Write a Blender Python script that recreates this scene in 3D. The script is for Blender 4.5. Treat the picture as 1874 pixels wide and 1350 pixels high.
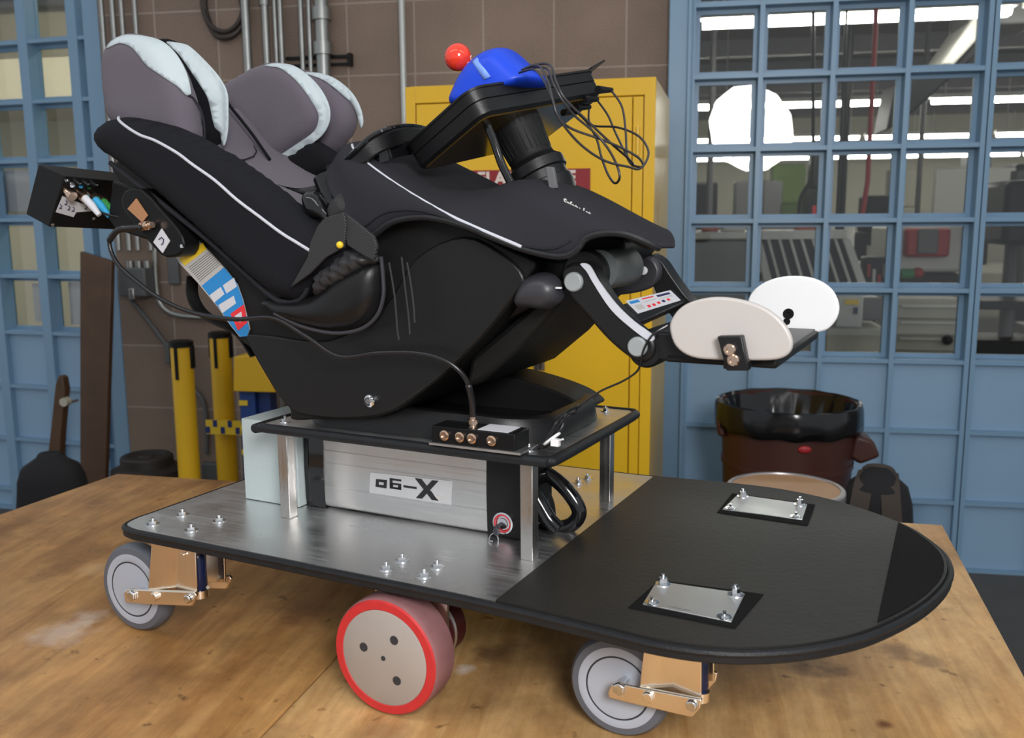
import bpy, bmesh, math, random
from math import sin, cos, pi, radians, sqrt, atan2
from mathutils import Vector, Matrix
from mathutils.geometry import delaunay_2d_cdt

C = bpy.context.scene.collection
for o in list(bpy.data.objects): bpy.data.objects.remove(o)
R = random.Random(7)

# ------------------------------------------------------------------ camera
FPX, PITCH, ROLL, YAW = 1700.0, radians(9.2), radians(0.4), radians(10.0)
CAMZ, TZ = 1.45, 0.80                       # camera height, bench top height
cd = bpy.data.cameras.new('camera'); cam = bpy.data.objects.new('camera', cd); C.objects.link(cam)
cd.sensor_width = 36.0; cd.lens = FPX / 1874 * 36.0; cd.clip_start = 0.05; cd.clip_end = 200
fw = Vector((-sin(YAW)*cos(PITCH), cos(YAW)*cos(PITCH), -sin(PITCH)))
r0 = Vector((cos(YAW), sin(YAW), 0)); u0 = r0.cross(fw)
rt = r0*cos(ROLL) - u0*sin(ROLL); up = u0*cos(ROLL) + r0*sin(ROLL)
m3 = Matrix((rt, up, -fw)).transposed()
cam.matrix_world = Matrix.Translation((0, 0, CAMZ)) @ m3.to_4x4()
cd.dof.use_dof = True; cd.dof.focus_distance = 1.42; cd.dof.aperture_fstop = 7.0
bpy.context.scene.camera = cam

# ------------------------------------------------------------------ world and exposure
sc = bpy.context.scene
sc.view_settings.view_transform = 'Standard'; sc.view_settings.look = 'None'
sc.view_settings.gamma = 1; sc.view_settings.exposure = 0.42
w = bpy.data.worlds.new('world'); sc.world = w; w.use_nodes = True
w.node_tree.nodes['Background'].inputs[0].default_value = (0.92, 0.96, 1.0, 1)
w.node_tree.nodes['Background'].inputs[1].default_value = 0.42

# ------------------------------------------------------------------ materials
MC = {}
def mat(name, col, rough=0.5, metal=0.0, noise=0.0, nscale=40, bump=0.0, bscale=200, spec=0.5, emit=None, estr=0.0, coat=0.0, sheen=0.0, aniso=0.0):
    if name in MC: return MC[name]
    m = bpy.data.materials.new(name); m.use_nodes = True; nt = m.node_tree; b = nt.nodes['Principled BSDF']
    b.inputs['Base Color'].default_value = (*col, 1); b.inputs['Roughness'].default_value = rough
    b.inputs['Metallic'].default_value = metal; b.inputs['Specular IOR Level'].default_value = spec
    b.inputs['Coat Weight'].default_value = coat; b.inputs['Sheen Weight'].default_value = sheen
    if emit: b.inputs['Emission Color'].default_value = (*emit, 1); b.inputs['Emission Strength'].default_value = estr
    if noise or bump: tc = nt.nodes.new('ShaderNodeTexCoord')
    if noise:
        n = nt.nodes.new('ShaderNodeTexNoise'); n.inputs['Scale'].default_value = nscale; n.inputs['Detail'].default_value = 6
        nt.links.new(tc.outputs['Object'], n.inputs['Vector'])
        mx = nt.nodes.new('ShaderNodeMix'); mx.data_type = 'RGBA'
        mx.inputs[6].default_value = (*[c*(1-noise) for c in col], 1); mx.inputs[7].default_value = (*[min(1, c*(1+noise)) for c in col], 1)
        nt.links.new(n.outputs['Fac'], mx.inputs[0]); nt.links.new(mx.outputs[2], b.inputs['Base Color'])
    if bump:
        n2 = nt.nodes.new('ShaderNodeTexNoise'); n2.inputs['Scale'].default_value = bscale; n2.inputs['Detail'].default_value = 3
        nt.links.new(tc.outputs['Object'], n2.inputs['Vector'])
        bp = nt.nodes.new('ShaderNodeBump'); bp.inputs['Strength'].default_value = bump; bp.inputs['Distance'].default_value = 0.002
        nt.links.new(n2.outputs['Fac'], bp.inputs['Height']); nt.links.new(bp.outputs['Normal'], b.inputs['Normal'])
    MC[name] = m; return m

def nodes(m): return m.node_tree, m.node_tree.nodes, m.node_tree.links, m.node_tree.nodes['Principled BSDF']

def brushed(name, col, rough, axis='X', scratch=0.25):
    m = mat(name, col, rough, 1.0); nt, N, L, b = nodes(m)
    tc = N.new('ShaderNodeTexCoord'); mp = N.new('ShaderNodeMapping')
    s = {'X': (3, 220, 220), 'Z': (220, 220, 3)}[axis]; mp.inputs['Scale'].default_value = s
    n = N.new('ShaderNodeTexNoise'); n.inputs['Scale'].default_value = 1; n.inputs['Detail'].default_value = 4
    L.new(tc.outputs['Object'], mp.inputs[0]); L.new(mp.outputs[0], n.inputs['Vector'])
    n2 = N.new('ShaderNodeTexNoise'); n2.inputs['Scale'].default_value = 14; n2.inputs['Detail'].default_value = 8
    L.new(tc.outputs['Object'], n2.inputs['Vector'])
    ad = N.new('ShaderNodeMath'); ad.operation = 'ADD'; L.new(n.outputs['Fac'], ad.inputs[0]); L.new(n2.outputs['Fac'], ad.inputs[1])
    mr = N.new('ShaderNodeMapRange'); mr.inputs['From Min'].default_value = 0.6; mr.inputs['From Max'].default_value = 1.4
    mr.inputs['To Min'].default_value = rough*(1-scratch*1.4); mr.inputs['To Max'].default_value = rough*(1+scratch*2)
    L.new(ad.outputs[0], mr.inputs[0]); L.new(mr.outputs[0], b.inputs['Roughness'])
    bp = N.new('ShaderNodeBump'); bp.inputs['Strength'].default_value = 0.05; bp.inputs['Distance'].default_value = 0.0003
    L.new(n.outputs['Fac'], bp.inputs['Height']); L.new(bp.outputs['Normal'], b.inputs['Normal'])
    return m

def wood_mat(name, c1, c2, c3, plank=0.045, stain=0.5, rough=0.42, spots=(), base=(0, 0)):
    m = mat(name, c1, rough); nt, N, L, b = nodes(m)
    tc = N.new('ShaderNodeTexCoord'); mp = N.new('ShaderNodeMapping'); mp.inputs['Scale'].default_value = (1/plank, 1.1, 1)
    mp.inputs['Rotation'].default_value = (0, 0, radians(4))
    L.new(tc.outputs['Object'], mp.inputs[0])
    sx = N.new('ShaderNodeSeparateXYZ'); L.new(mp.outputs[0], sx.inputs[0])
    fl = N.new('ShaderNodeMath'); fl.operation = 'FLOOR'; L.new(sx.outputs[0], fl.inputs[0])
    wn = N.new('ShaderNodeTexWhiteNoise'); wn.noise_dimensions = '1D'; L.new(fl.outputs[0], wn.inputs['W'])
    mp2 = N.new('ShaderNodeMapping'); mp2.inputs['Scale'].default_value = (20, 1.5, 12); mp2.inputs['Rotation'].default_value = (0, 0, radians(4)); L.new(tc.outputs['Object'], mp2.inputs[0])
    g = N.new('ShaderNodeTexNoise'); g.inputs['Scale'].default_value = 1.5; g.inputs['Detail'].default_value = 9; g.inputs['Roughness'].default_value = .65; g.inputs['Distortion'].default_value = .6
    L.new(mp2.outputs[0], g.inputs['Vector'])
    big = N.new('ShaderNodeTexNoise'); big.inputs['Scale'].default_value = 5.5; big.inputs['Detail'].default_value = 8; big.inputs['Roughness'].default_value = .6
    L.new(tc.outputs['Object'], big.inputs['Vector'])
    m1 = N.new('ShaderNodeMix'); m1.data_type = 'RGBA'; m1.inputs[6].default_value = (*c1, 1); m1.inputs[7].default_value = (*c2, 1)
    rg = N.new('ShaderNodeMapRange'); rg.inputs['From Min'].default_value = .30; rg.inputs['From Max'].default_value = .70; L.new(g.outputs['Fac'], rg.inputs[0])
    L.new(rg.outputs[0], m1.inputs[0])
    m2 = N.new('ShaderNodeMix'); m2.data_type = 'RGBA'; m2.blend_type = 'MULTIPLY'; m2.inputs[0].default_value = .30
    cr = N.new('ShaderNodeValToRGB'); cr.color_ramp.elements[0].color = (.62, .58, .55, 1); cr.color_ramp.elements[1].color = (1, 1, 1, 1)
    L.new(wn.outputs[0], cr.inputs[0]); L.new(m1.outputs[2], m2.inputs[6]); L.new(cr.outputs[0], m2.inputs[7])
    m3_ = N.new('ShaderNodeMix'); m3_.data_type = 'RGBA'; m3_.inputs[7].default_value = (*c3, 1)
    sr = N.new('ShaderNodeMapRange'); sr.inputs['From Min'].default_value = .50; sr.inputs['From Max'].default_value = .74; sr.inputs['To Max'].default_value = stain
    L.new(big.outputs['Fac'], sr.inputs[0]); L.new(sr.outputs[0], m3_.inputs[0]); L.new(m2.outputs[2], m3_.inputs[6])
    mo = N.new('ShaderNodeTexNoise'); mo.inputs['Scale'].default_value = 1.0; mo.inputs['Detail'].default_value = 10; mo.inputs['Roughness'].default_value = .7
    mp3 = N.new('ShaderNodeMapping'); mp3.inputs['Scale'].default_value = (15, 9, 10); mp3.inputs['Rotation'].default_value = (0, 0, radians(-22)); L.new(tc.outputs['Object'], mp3.inputs[0]); L.new(mp3.outputs[0], mo.inputs['Vector'])
    m6 = N.new('ShaderNodeMapRange'); m6.inputs['From Min'].default_value = .3; m6.inputs['From Max'].default_value = .7; m6.inputs['To Min'].default_value = .66; m6.inputs['To Max'].default_value = 1.2; L.new(mo.outputs['Fac'], m6.inputs[0])
    vs = N.new('ShaderNodeVectorMath'); vs.operation = 'SCALE'; L.new(m3_.outputs[2], vs.inputs[0]); L.new(m6.outputs[0], vs.inputs['Scale'])
    # small spots
    sp = N.new('ShaderNodeTexNoise'); sp.inputs['Scale'].default_value = 38; sp.inputs['Detail'].default_value = 4; L.new(tc.outputs['Object'], sp.inputs['Vector'])
    s2 = N.new('ShaderNodeMapRange'); s2.inputs['From Min'].default_value = .66; s2.inputs['From Max'].default_value = .76; s2.inputs['To Max'].default_value = .75
    L.new(sp.outputs['Fac'], s2.inputs[0]); m4 = N.new('ShaderNodeMix'); m4.data_type = 'RGBA'; m4.inputs[7].default_value = (*[c*.6 for c in c3], 1)
    L.new(s2.outputs[0], m4.inputs[0]); L.new(vs.outputs[0], m4.inputs[6]); last = m4.outputs[2]
    for (sx_, sy_, sr_, col_, st_) in spots:   # stains and smears with places of their own
        dd = N.new('ShaderNodeVectorMath'); dd.operation = 'DISTANCE'; dd.inputs[1].default_value = (sx_-base[0], sy_-base[1], TZ); L.new(tc.outputs['Object'], dd.inputs[0])
        nn_ = N.new('ShaderNodeTexNoise'); nn_.inputs['Scale'].default_value = 30; nn_.inputs['Detail'].default_value = 6; L.new(tc.outputs['Object'], nn_.inputs['Vector'])
        k1 = N.new('ShaderNodeMath'); k1.operation = 'MULTIPLY_ADD'; k1.inputs[1].default_value = sr_*1.6; k1.inputs[2].default_value = -sr_*.8; L.new(nn_.outputs['Fac'], k1.inputs[0])
        k2 = N.new('ShaderNodeMath'); k2.operation = 'ADD'; L.new(dd.outputs['Value'], k2.inputs[0]); L.new(k1.outputs[0], k2.inputs[1])
        k3 = N.new('ShaderNodeMapRange'); k3.inputs['From Min'].default_value = sr_*.25; k3.inputs['From Max'].default_value = sr_; k3.inputs['To Min'].default_value = st_; k3.inputs['To Max'].default_value = 0; L.new(k2.outputs[0], k3.inputs[0])
        k4 = N.new('ShaderNodeMix'); k4.data_type = 'RGBA'; k4.inputs[7].default_value = (*col_, 1); L.new(k3.outputs[0], k4.inputs[0]); L.new(last, k4.inputs[6]); last = k4.outputs[2]
    L.new(last, b.inputs['Base Color'])
    return m

black = mat('black_plastic', (.0075, .0075, .0082), .36, spec=.4, bump=.15, bscale=900)
matte = mat('matte_black_plastic', (.0072, .0072, .0072), .5, spec=.3, bump=.2, bscale=700, noise=.3, nscale=25)
gloss = mat('gloss_black_plastic', (.006, .006, .007), .12, coat=.3)
rubber = mat('black_rubber', (.011, .012, .014), .5, spec=.35, bump=.3, bscale=300, noise=.35, nscale=60)
mat_rub = mat('black_deck_mat', (.015, .014, .013), .5, spec=.5, bump=.25, bscale=120, noise=.3, nscale=12)
grit = mat('grit_tape', (.003, .003, .0035), .8, spec=.2, bump=1.0, bscale=900)
fab_b = mat('black_fabric', (.0075, .0078, .0115), .85, bump=.5, bscale=1500, spec=.25)
fab_c = mat('charcoal_fabric', (.0215, .0212, .027), .85, bump=.5, bscale=1500, spec=.25)
fab_g = mat('grey_fabric', (.118, .100, .124), .85, bump=.4, bscale=1300, sheen=.08, noise=.06, nscale=14)
fab_l = mat('light_grey_trim', (.50, .57, .60), .6, bump=.3, bscale=900)
mesh_b = mat('black_mesh_fabric', (.006, .006, .009), .9, spec=.25, bump=1.0, bscale=1200)
pipe_m = mat('reflective_piping', (.55, .56, .62), .5)
webb = mat('black_webbing', (.02, .02, .022), .75, bump=.6, bscale=500)
def stripes(m, rot, scale, c1, c2):
    nt, N, L, b = nodes(m); tc = N.new('ShaderNodeTexCoord'); mp = N.new('ShaderNodeMapping'); mp.inputs['Rotation'].default_value = (0, rot, 0)
    wv = N.new('ShaderNodeTexWave'); wv.inputs['Scale'].default_value = scale; wv.bands_direction = 'X'
    L.new(tc.outputs['Object'], mp.inputs[0]); L.new(mp.outputs[0], wv.inputs['Vector'])
    mx = N.new('ShaderNodeMix'); mx.data_type = 'RGBA'; mx.inputs[6].default_value = (*c1, 1); mx.inputs[7].default_value = (*c2, 1); L.new(wv.outputs['Fac'], mx.inputs[0]); L.new(mx.outputs[2], b.inputs['Base Color'])
webb1 = mat('webbing_upper', (.02, .02, .022), .7); stripes(webb1, radians(48), 110, (.006, .006, .007), (.045, .045, .048))
webb2 = mat('webbing_lower', (.02, .02, .022), .7); stripes(webb2, radians(-48), 110, (.006, .006, .007), (.045, .045, .048))
alu_deck = brushed('deck_aluminium', (.80, .80, .80), .34)
alu = brushed('brushed_aluminium', (.64, .635, .63), .38)
steel = mat('bright_steel', (.75, .76, .78), .15, 1.0)
nickel = brushed('satin_nickel', (1.0, .91, .80), .2, 'Z')
brass = mat('copper_nickel', (.75, .55, .42), .22, 1.0)
poststeel = brushed('post_steel', (.52, .50, .48), .3, 'Z')
grey_w = mat('grey_wheel_plastic', (.42, .45, .52), .4)
grey_t = mat('grey_tyre_rubber', (.115, .125, .15), .5, bump=.1, bscale=200)
groove = mat('groove_dark', (.03, .03, .035), .6)
red_t = mat('red_tyre_side', (.55, .028, .03), .42, noise=.15, nscale=60)
red_tr = mat('worn_red_tread', (.27, .125, .13), .55, noise=.3, nscale=30)
disc_m = mat('cast_grey_disc', (.42, .375, .345), .5, .25, noise=.08, nscale=20)
white = mat('white_plastic', (.84, .84, .85), .4)
white_shade = mat('shaded_white_plastic', (.50, .465, .445), .4)  # white plastic darkened to carry the shade on the near foot guard
blue_d = mat('blue_plastic', (.005, .055, .62), .42)
blue_l = mat('pale_blue_stripe', (.18, .32, .80), .5)
red_b = mat('red_ball', (.80, .045, .02), .12, coat=.5)
foam = mat('pale_blue_foam', (.43, .49, .49), .85, bump=.2, bscale=200)
paper = mat('white_label', (.62, .62, .66), .7)
ink = mat('dark_ink', (.02, .02, .08), .7)
tape = mat('brown_tape', (.42, .20, .095), .6)
grey_p = mat('grey_plastic', (.10, .11, .11), .5)
grey_h = mat('hub_cap_grey', (.30, .32, .33), .45)
dgrey_p = mat('dark_grey_plastic', (.035, .035, .042), .42)
blue_s = mat('label_blue', (.02, .24, .60), .45)
red_s = mat('label_red', (.75, .03, .04), .45)
yel_s = mat('label_yellow', (.80, .55, .03), .45)
gry_s = mat('label_grey', (.50, .48, .46), .5)
cable_m = mat('black_cable', (.012, .012, .014), .25)
cable_g = mat('grey_black_cable', (.035, .033, .036), .3)
blue_c = mat('blue_connector', (.04, .42, .75), .45); green_c = mat('green_connector', (.03, .32, .05), .45); white_c = mat('white_connector', (.72, .72, .78), .45)
bluemet = mat('blue_elastomer', (.006, .014, .06), .22)

yellow = mat('yellow_cabinet_paint', (.80, .47, .018), .28, noise=.05, nscale=6, coat=.2)
yel_post = mat('yellow_post_paint', (.72, .42, .012), .4)
bluepaint = mat('blue_frame_paint', (.19, .32, .46), .38, noise=.05, nscale=8)
bluepanel = mat('blue_panel_paint', (.245, .385, .54), .45, noise=.05, nscale=5)
conduit = mat('galvanised_conduit', (.33, .34, .33), .35, .85, noise=.2, nscale=12)
greybox = mat('grey_box_paint', (.10, .105, .11), .5)
red_sign = mat('dark_red_sign', (.26, .01, .015), .5)
cream_t = mat('sign_lettering', (.72, .62, .55), .5)
dark_wood = mat('dark_brown_board', (.075, .038, .018), .5, noise=.35, nscale=9)
brownbin = mat('brown_bin_plastic', (.055, .016, .010), .45, noise=.15, nscale=6)
baggy = mat('black_bin_bag', (.006, .006, .007), .18)
binlid = mat('dark_bin_lid', (.022, .017, .014), .55)
bp_b = mat('black_backpack', (.008, .008, .010), .85, bump=.5, bscale=300)
bp_br = mat('brown_strap', (.045, .033, .026), .8)
stoolw = mat('stool_seat_wood', (.44, .25, .13), .45, noise=.15, nscale=12)
stoolm = mat('stool_grey_rim', (.40, .38, .39), .35, .6)
floor_m = mat('dark_concrete_floor', (.080, .072, .064), .6, noise=.3, nscale=6)
wfloor_m = mat('workshop_floor', (.10, .10, .095), .5, noise=.2, nscale=3)
ceil_m = mat('dark_ceiling', (.06, .056, .045), .8)
beige = mat('beige_machine', (.40, .38, .31), .5)
beige_w = mat('beige_wall', (.30, .29, .24), .8)
cream_w = mat('cream_wall', (.52, .47, .33), .8, noise=.06, nscale=2)
green_w = mat('green_wall', (.16, .23, .08), .8, noise=.4, nscale=1.5)
machine_g = mat('machine_grey', (.10, .10, .10), .4, noise=.2, nscale=5)
machine_w = mat('machine_white', (.55, .54, .50), .5)
machine_k = mat('machine_black', (.006, .006, .0065), .42, spec=.22)
machine_r = mat('machine_red', (.35, .015, .02), .5)
darkglass = mat('dark_window', (.06, .06, .055), .1)
glow = mat('fluorescent_tube', (1, 1, 1), .5, emit=(1, .98, .90), estr=16.0)
glow_f = mat('fluorescent_tube_near', (1, 1, 1), .5, emit=(1, .97, .93), estr=6.0)
sb_glow = mat('softbox_diffuser', (1, 1, 1), .5, emit=(1, .99, .98), estr=28.0)
bench_a = wood_mat('workbench_maple', (.34, .155, .045), (.55, .305, .112), (.14, .058, .02), .06, .75, spots=[(x, y, r, c, f) for (x, y), r, c, f in zip([(-0.9563, 1.2505), (-0.9513, 1.3138), (-0.7233, 1.1598), (-0.5995, 1.3918), (-1.0674, 1.5181)], (.06, .035, .05, .07, .05), ((.62, .50, .42), (.62, .50, .42), (.12, .05, .02), (.14, .06, .03), (.62, .42, .24)), (.55, .5, .4, .55, .3))], base=(0+(-1.425-.4215-.5112-.556-1.95-1.50)/6, (2.137+2.082+1.02+.45+.52+1.73)/6))
bench_b = wood_mat('workbench_maple_light', (.47, .245, .085), (.72, .46, .21), (.16, .07, .028), .055, .7, spots=[(x, y, r, c, f) for (x, y), r, c, f in zip([(0.1969, 1.3337), (0.2415, 1.3239), (0.341, 1.4012), (0.3805, 1.3719), (-0.2584, 1.2957), (-0.2345, 1.3273), (0.2796, 1.1804), (-0.2919, 1.2378), (-0.3584, 1.0566)], (.042, .035, .04, .03, .035, .03, .014, .02, .05), ((.10, .05, .03),)*6+((.12, .03, .01), (.75, .68, .62), (.13, .06, .03)), (.75, .65, .6, .5, .75, .6, .8, .7, .4))], base=((-.4195+.571+.503+.415-.556-.5092)/6, (2.082+2.029+1.35+.40+.45+1.02)/6))
bench_a.node_tree.nodes['Principled BSDF'].inputs['Specular IOR Level'].default_value = .3
bench_b.node_tree.nodes['Principled BSDF'].inputs['Specular IOR Level'].default_value = .3

def glass_mat():
    m = bpy.data.materials.new('window_glass'); m.use_nodes = True; nt = m.node_tree; N = nt.nodes; L = nt.links
    N.remove(N['Principled BSDF']); out = N['Material Output']
    t = N.new('ShaderNodeBsdfTransparent'); t.inputs[0].default_value = (.95, .97, .95, 1)
    g = N.new('ShaderNodeBsdfGlossy'); g.inputs['Roughness'].default_value = 0.0
    f = N.new('ShaderNodeFresnel'); f.inputs['IOR'].default_value = 1.5
    mu = N.new('ShaderNodeMath'); mu.operation = 'MULTIPLY'; mu.inputs[1].default_value = 2.0; mu.use_clamp = True
    mx = N.new('ShaderNodeMixShader'); L.new(f.outputs[0], mu.inputs[0]); L.new(mu.outputs[0], mx.inputs[0])
    L.new(t.outputs[0], mx.inputs[1]); L.new(g.outputs[0], mx.inputs[2]); L.new(mx.outputs[0], out.inputs[0]); return m
glass = glass_mat()

def cmu_mat():
    m = mat('concrete_block_wall', (.16, .115, .085), .9); nt, N, L, b = nodes(m)
    tc = N.new('ShaderNodeTexCoord'); mp = N.new('ShaderNodeMapping'); mp.inputs['Rotation'].default_value = (radians(-90), 0, 0)
    mp.inputs['Location'].default_value = (0.0, 0.0, 0)
    L.new(tc.outputs['Object'], mp.inputs[0])
    br = N.new('ShaderNodeTexBrick'); br.offset = 0.0; br.inputs['Scale'].default_value = 1
    br.inputs['Brick Width'].default_value = .2955; br.inputs['Row Height'].default_value = .2955
    br.inputs['Mortar Size'].default_value = .004; br.inputs['Mortar Smooth'].default_value = .3
    br.inputs['Color1'].default_value = (.245, .180, .142, 1); br.inputs['Color2'].default_value = (.205, .152, .122, 1); br.inputs['Mortar'].default_value = (.34, .28, .24, 1)
    L.new(mp.outputs[0], br.inputs['Vector'])
    n = N.new('ShaderNodeTexNoise'); n.inputs['Scale'].default_value = 160; n.inputs['Detail'].default_value = 4; L.new(tc.outputs['Object'], n.inputs['Vector'])
    n3 = N.new('ShaderNodeTexNoise'); n3.inputs['Scale'].default_value = 3; n3.inputs['Detail'].default_value = 5; L.new(tc.outputs['Object'], n3.inputs['Vector'])
    ad = N.new('ShaderNodeMath'); ad.operation = 'ADD'; L.new(n.outputs['Fac'], ad.inputs[0]); L.new(n3.outputs['Fac'], ad.inputs[1])
    mr = N.new('ShaderNodeMapRange'); mr.inputs['From Min'].default_value = .6; mr.inputs['From Max'].default_value = 1.4; mr.inputs['To Min'].default_value = .75; mr.inputs['To Max'].default_value = 1.25
    L.new(ad.outputs[0], mr.inputs[0])
    vm = N.new('ShaderNodeVectorMath'); vm.operation = 'SCALE'; L.new(br.outputs['Color'], vm.inputs[0]); L.new(mr.outputs[0], vm.inputs['Scale'])
    L.new(vm.outputs[0], b.inputs['Base Color']); 
    bp = N.new('ShaderNodeBump'); bp.inputs['Strength'].default_value = .4; bp.inputs['Distance'].default_value = .004
    L.new(n.outputs['Fac'], bp.inputs['Height']); L.new(bp.outputs['Normal'], b.inputs['Normal'])
    return m
cmu = cmu_mat()

# ------------------------------------------------------------------ mesh helpers
DA = radians(-16.8)                         # the cart stands turned on the bench
class Fr:                                   # a frame: rotation about z and a base height
    def __init__(s, rot=0.0, z=0.0): s.rot, s.z = rot, z
    def world(s, p): c, n = cos(s.rot), sin(s.rot); return Vector((p[0]*c - p[1]*n, p[0]*n + p[1]*c, p[2] + s.z))
DECK = Fr(DA, TZ); ROOM = Fr(0, 0)

def sm(pts, n=6, closed=True):              # Catmull-Rom through points of any dimension
    P = [tuple(p) for p in pts]; out = []; k = len(P); D = len(P[0])
    rng = range(k) if closed else range(k-1)
    for i in rng:
        if closed: a, b, c, d = P[(i-1) % k], P[i], P[(i+1) % k], P[(i+2) % k]
        else: a, b, c, d = P[max(i-1, 0)], P[i], P[i+1], P[min(i+2, k-1)]
        for j in range(n):
            t = j/n; out.append(tuple(.5*((2*b[q]) + (-a[q]+c[q])*t + (2*a[q]-5*b[q]+4*c[q]-d[q])*t*t + (-a[q]+3*b[q]-3*c[q]+d[q])*t*t*t) for q in range(D)))
    if not closed: out.append(P[-1])
    return out

class MB:
    def __init__(s): s.v = []; s.f = []
    def add(s, vs, fs):
        k = len(s.v); s.v += [tuple(p) for p in vs]; s.f += [tuple(i+k for i in f) for f in fs]; return s
    def box(s, a, b):
        x0, y0, z0 = [min(a[i], b[i]) for i in range(3)]; x1, y1, z1 = [max(a[i], b[i]) for i in range(3)]
        return s.add([(x0,y0,z0),(x1,y0,z0),(x1,y1,z0),(x0,y1,z0),(x0,y0,z1),(x1,y0,z1),(x1,y1,z1),(x0,y1,z1)],
                     [(0,3,2,1),(4,5,6,7),(0,1,5,4),(1,2,6,5),(2,3,7,6),(3,0,4,7)])
    def hexa(s, p):                          # 8 corners: bottom ring then top ring
        return s.add(p, [(0,3,2,1),(4,5,6,7),(0,1,5,4),(1,2,6,5),(2,3,7,6),(3,0,4,7)])
    def prism(s, out, a, b, plane='uw'):     # outline extruded between a and b along the missing axis
        n = len(out); mk = {'uw': lambda p, h: (p[0], h, p[1]), 'uv': lambda p, h: (p[0], p[1], h), 'vw': lambda p, h: (h, p[0], p[1])}[plane]
        vs = [mk(p, a) for p in out] + [mk(p, b) for p in out]
        return s.add(vs, [tuple(range(n-1, -1, -1)), tuple(range(n, 2*n))] + [(i, (i+1) % n, n+(i+1) % n, n+i) for i in range(n)])
    def tube(s, pts, r, seg=10, closed=False, rr=None, flat=None):
        P = [Vector(p) for p in pts]; n = len(P); rings = []; prev = None
        for i in range(n):
            if closed: t = (P[(i+1) % n]-P[i-1])
            else: t = P[min(i+1, n-1)]-P[max(i-1, 0)]
            if t.length < 1e-9: t = Vector((0, 0, 1))
            t.normalize()
            if prev is None:
                a = Vector((0, 0, 1)) if abs(t.z) < .9 else Vector((1, 0, 0))
            else: a = prev
            x = (a - t*a.dot(t)).normalized(); y = t.cross(x); prev = x
            rad = rr[i] if rr else r
            rings.append([P[i] + (x*cos(2*pi*k/seg) + y*sin(2*pi*k/seg))*rad for k in range(seg)])
        vs = [q for g in rings for q in g]; fs = []
        m = n if closed else n-1
        for i in range(m):
            j = (i+1) % n
            for k in range(seg): fs.append((i*seg+k, i*seg+(k+1) % seg, j*seg+(k+1) % seg, j*seg+k))
        if not closed: fs += [tuple(range(seg-1, -1, -1)), tuple((n-1)*seg+k for k in range(seg))]
        return s.add(vs, fs)
    def cyl(s, a, b, r, r2=None, seg=28):
        a, b = Vector(a), Vector(b); t = (b-a).normalized(); h = Vector((0, 0, 1)) if abs(t.z) < .9 else Vector((1, 0, 0))
        x = (h - t*h.dot(t)).normalized(); y = t.cross(x); r2 = r if r2 is None else r2
        vs = [a + (x*cos(2*pi*k/seg)+y*sin(2*pi*k/seg))*r for k in range(seg)] + [b + (x*cos(2*pi*k/seg)+y*sin(2*pi*k/seg))*r2 for k in range(seg)]
        return s.add(vs, [tuple(range(seg-1, -1, -1)), tuple(range(seg, 2*seg))] + [(k, (k+1) % seg, seg+(k+1) % seg, seg+k) for k in range(seg)])
    def lathe(s, o, ax, prof, seg=48):       # prof: (distance along axis, radius)
        o, t = Vector(o), Vector(ax).normalized(); h = Vector((0, 0, 1)) if abs(t.z) < .9 else Vector((1, 0, 0))
        x = (h - t*h.dot(t)).normalized(); y = t.cross(x); vs = []; n = len(prof)
        for d, r in prof: vs += [o + t*d + (x*cos(2*pi*k/seg)+y*sin(2*pi*k/seg))*max(r, 1e-5) for k in range(seg)]
        fs = [(i*seg+k, i*seg+(k+1) % seg, (i+1)*seg+(k+1) % seg, (i+1)*seg+k) for i in range(n-1) for k in range(seg)]
        fs += [tuple(range(seg-1, -1, -1)), tuple((n-1)*seg+k for k in range(seg))]
        return s.add(vs, fs)
    def ball(s, c, r, seg=28, sz=(1, 1, 1)):
        n = seg//2; vs = []; c = Vector(c)
        for i in range(n+1):
            th = pi*i/n
            for k in range(seg):
                a = 2*pi*k/seg; rr_ = max(sin(th), 1e-4)*r
                vs.append(c + Vector((cos(a)*rr_*sz[0], sin(a)*rr_*sz[1], cos(th)*r*sz[2])))
        return s.add(vs, [(i*seg+k, (i+1)*seg+k, (i+1)*seg+(k+1) % seg, i*seg+(k+1) % seg) for i in range(n) for k in range(seg)])
    def ribbon(s, pts, wdir, width, th):     # a strap: swept rectangle; wdir one vector or one per point
        P = [Vector(p) for p in pts]; n = len(P); vs = []
        for i in range(n):
            t = (P[min(i+1, n-1)]-P[max(i-1, 0)]).normalized(); wv = Vector(wdir[i] if isinstance(wdir, list) else wdir)
            wv = (wv - t*wv.dot(t)).normalized(); nn = t.cross(wv)
            for a, b in ((-1, -1), (1, -1), (1, 1), (-1, 1)): vs.append(P[i] + wv*a*width/2 + nn*b*th/2)
        fs = [(i*4+k, i*4+(k+1) % 4, (i+1)*4+(k+1) % 4, (i+1)*4+k) for i in range(n-1) for k in range(4)] + [(3, 2, 1, 0), tuple((n-1)*4+k for k in range(4))]
        return s.add(vs, fs)
    def loft(s, rings, caps=True, closed=True):
        k = len(rings[0]); vs = [p for g in rings for p in g]; m = k if closed else k-1
        fs = [(i*k+j, i*k+(j+1) % k, (i+1)*k+(j+1) % k, (i+1)*k+j) for i in range(len(rings)-1) for j in range(m)]
        if caps and closed: fs += [tuple(range(k-1, -1, -1)), tuple((len(rings)-1)*k+j for j in range(k))]
        return s.add(vs, fs)

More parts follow.
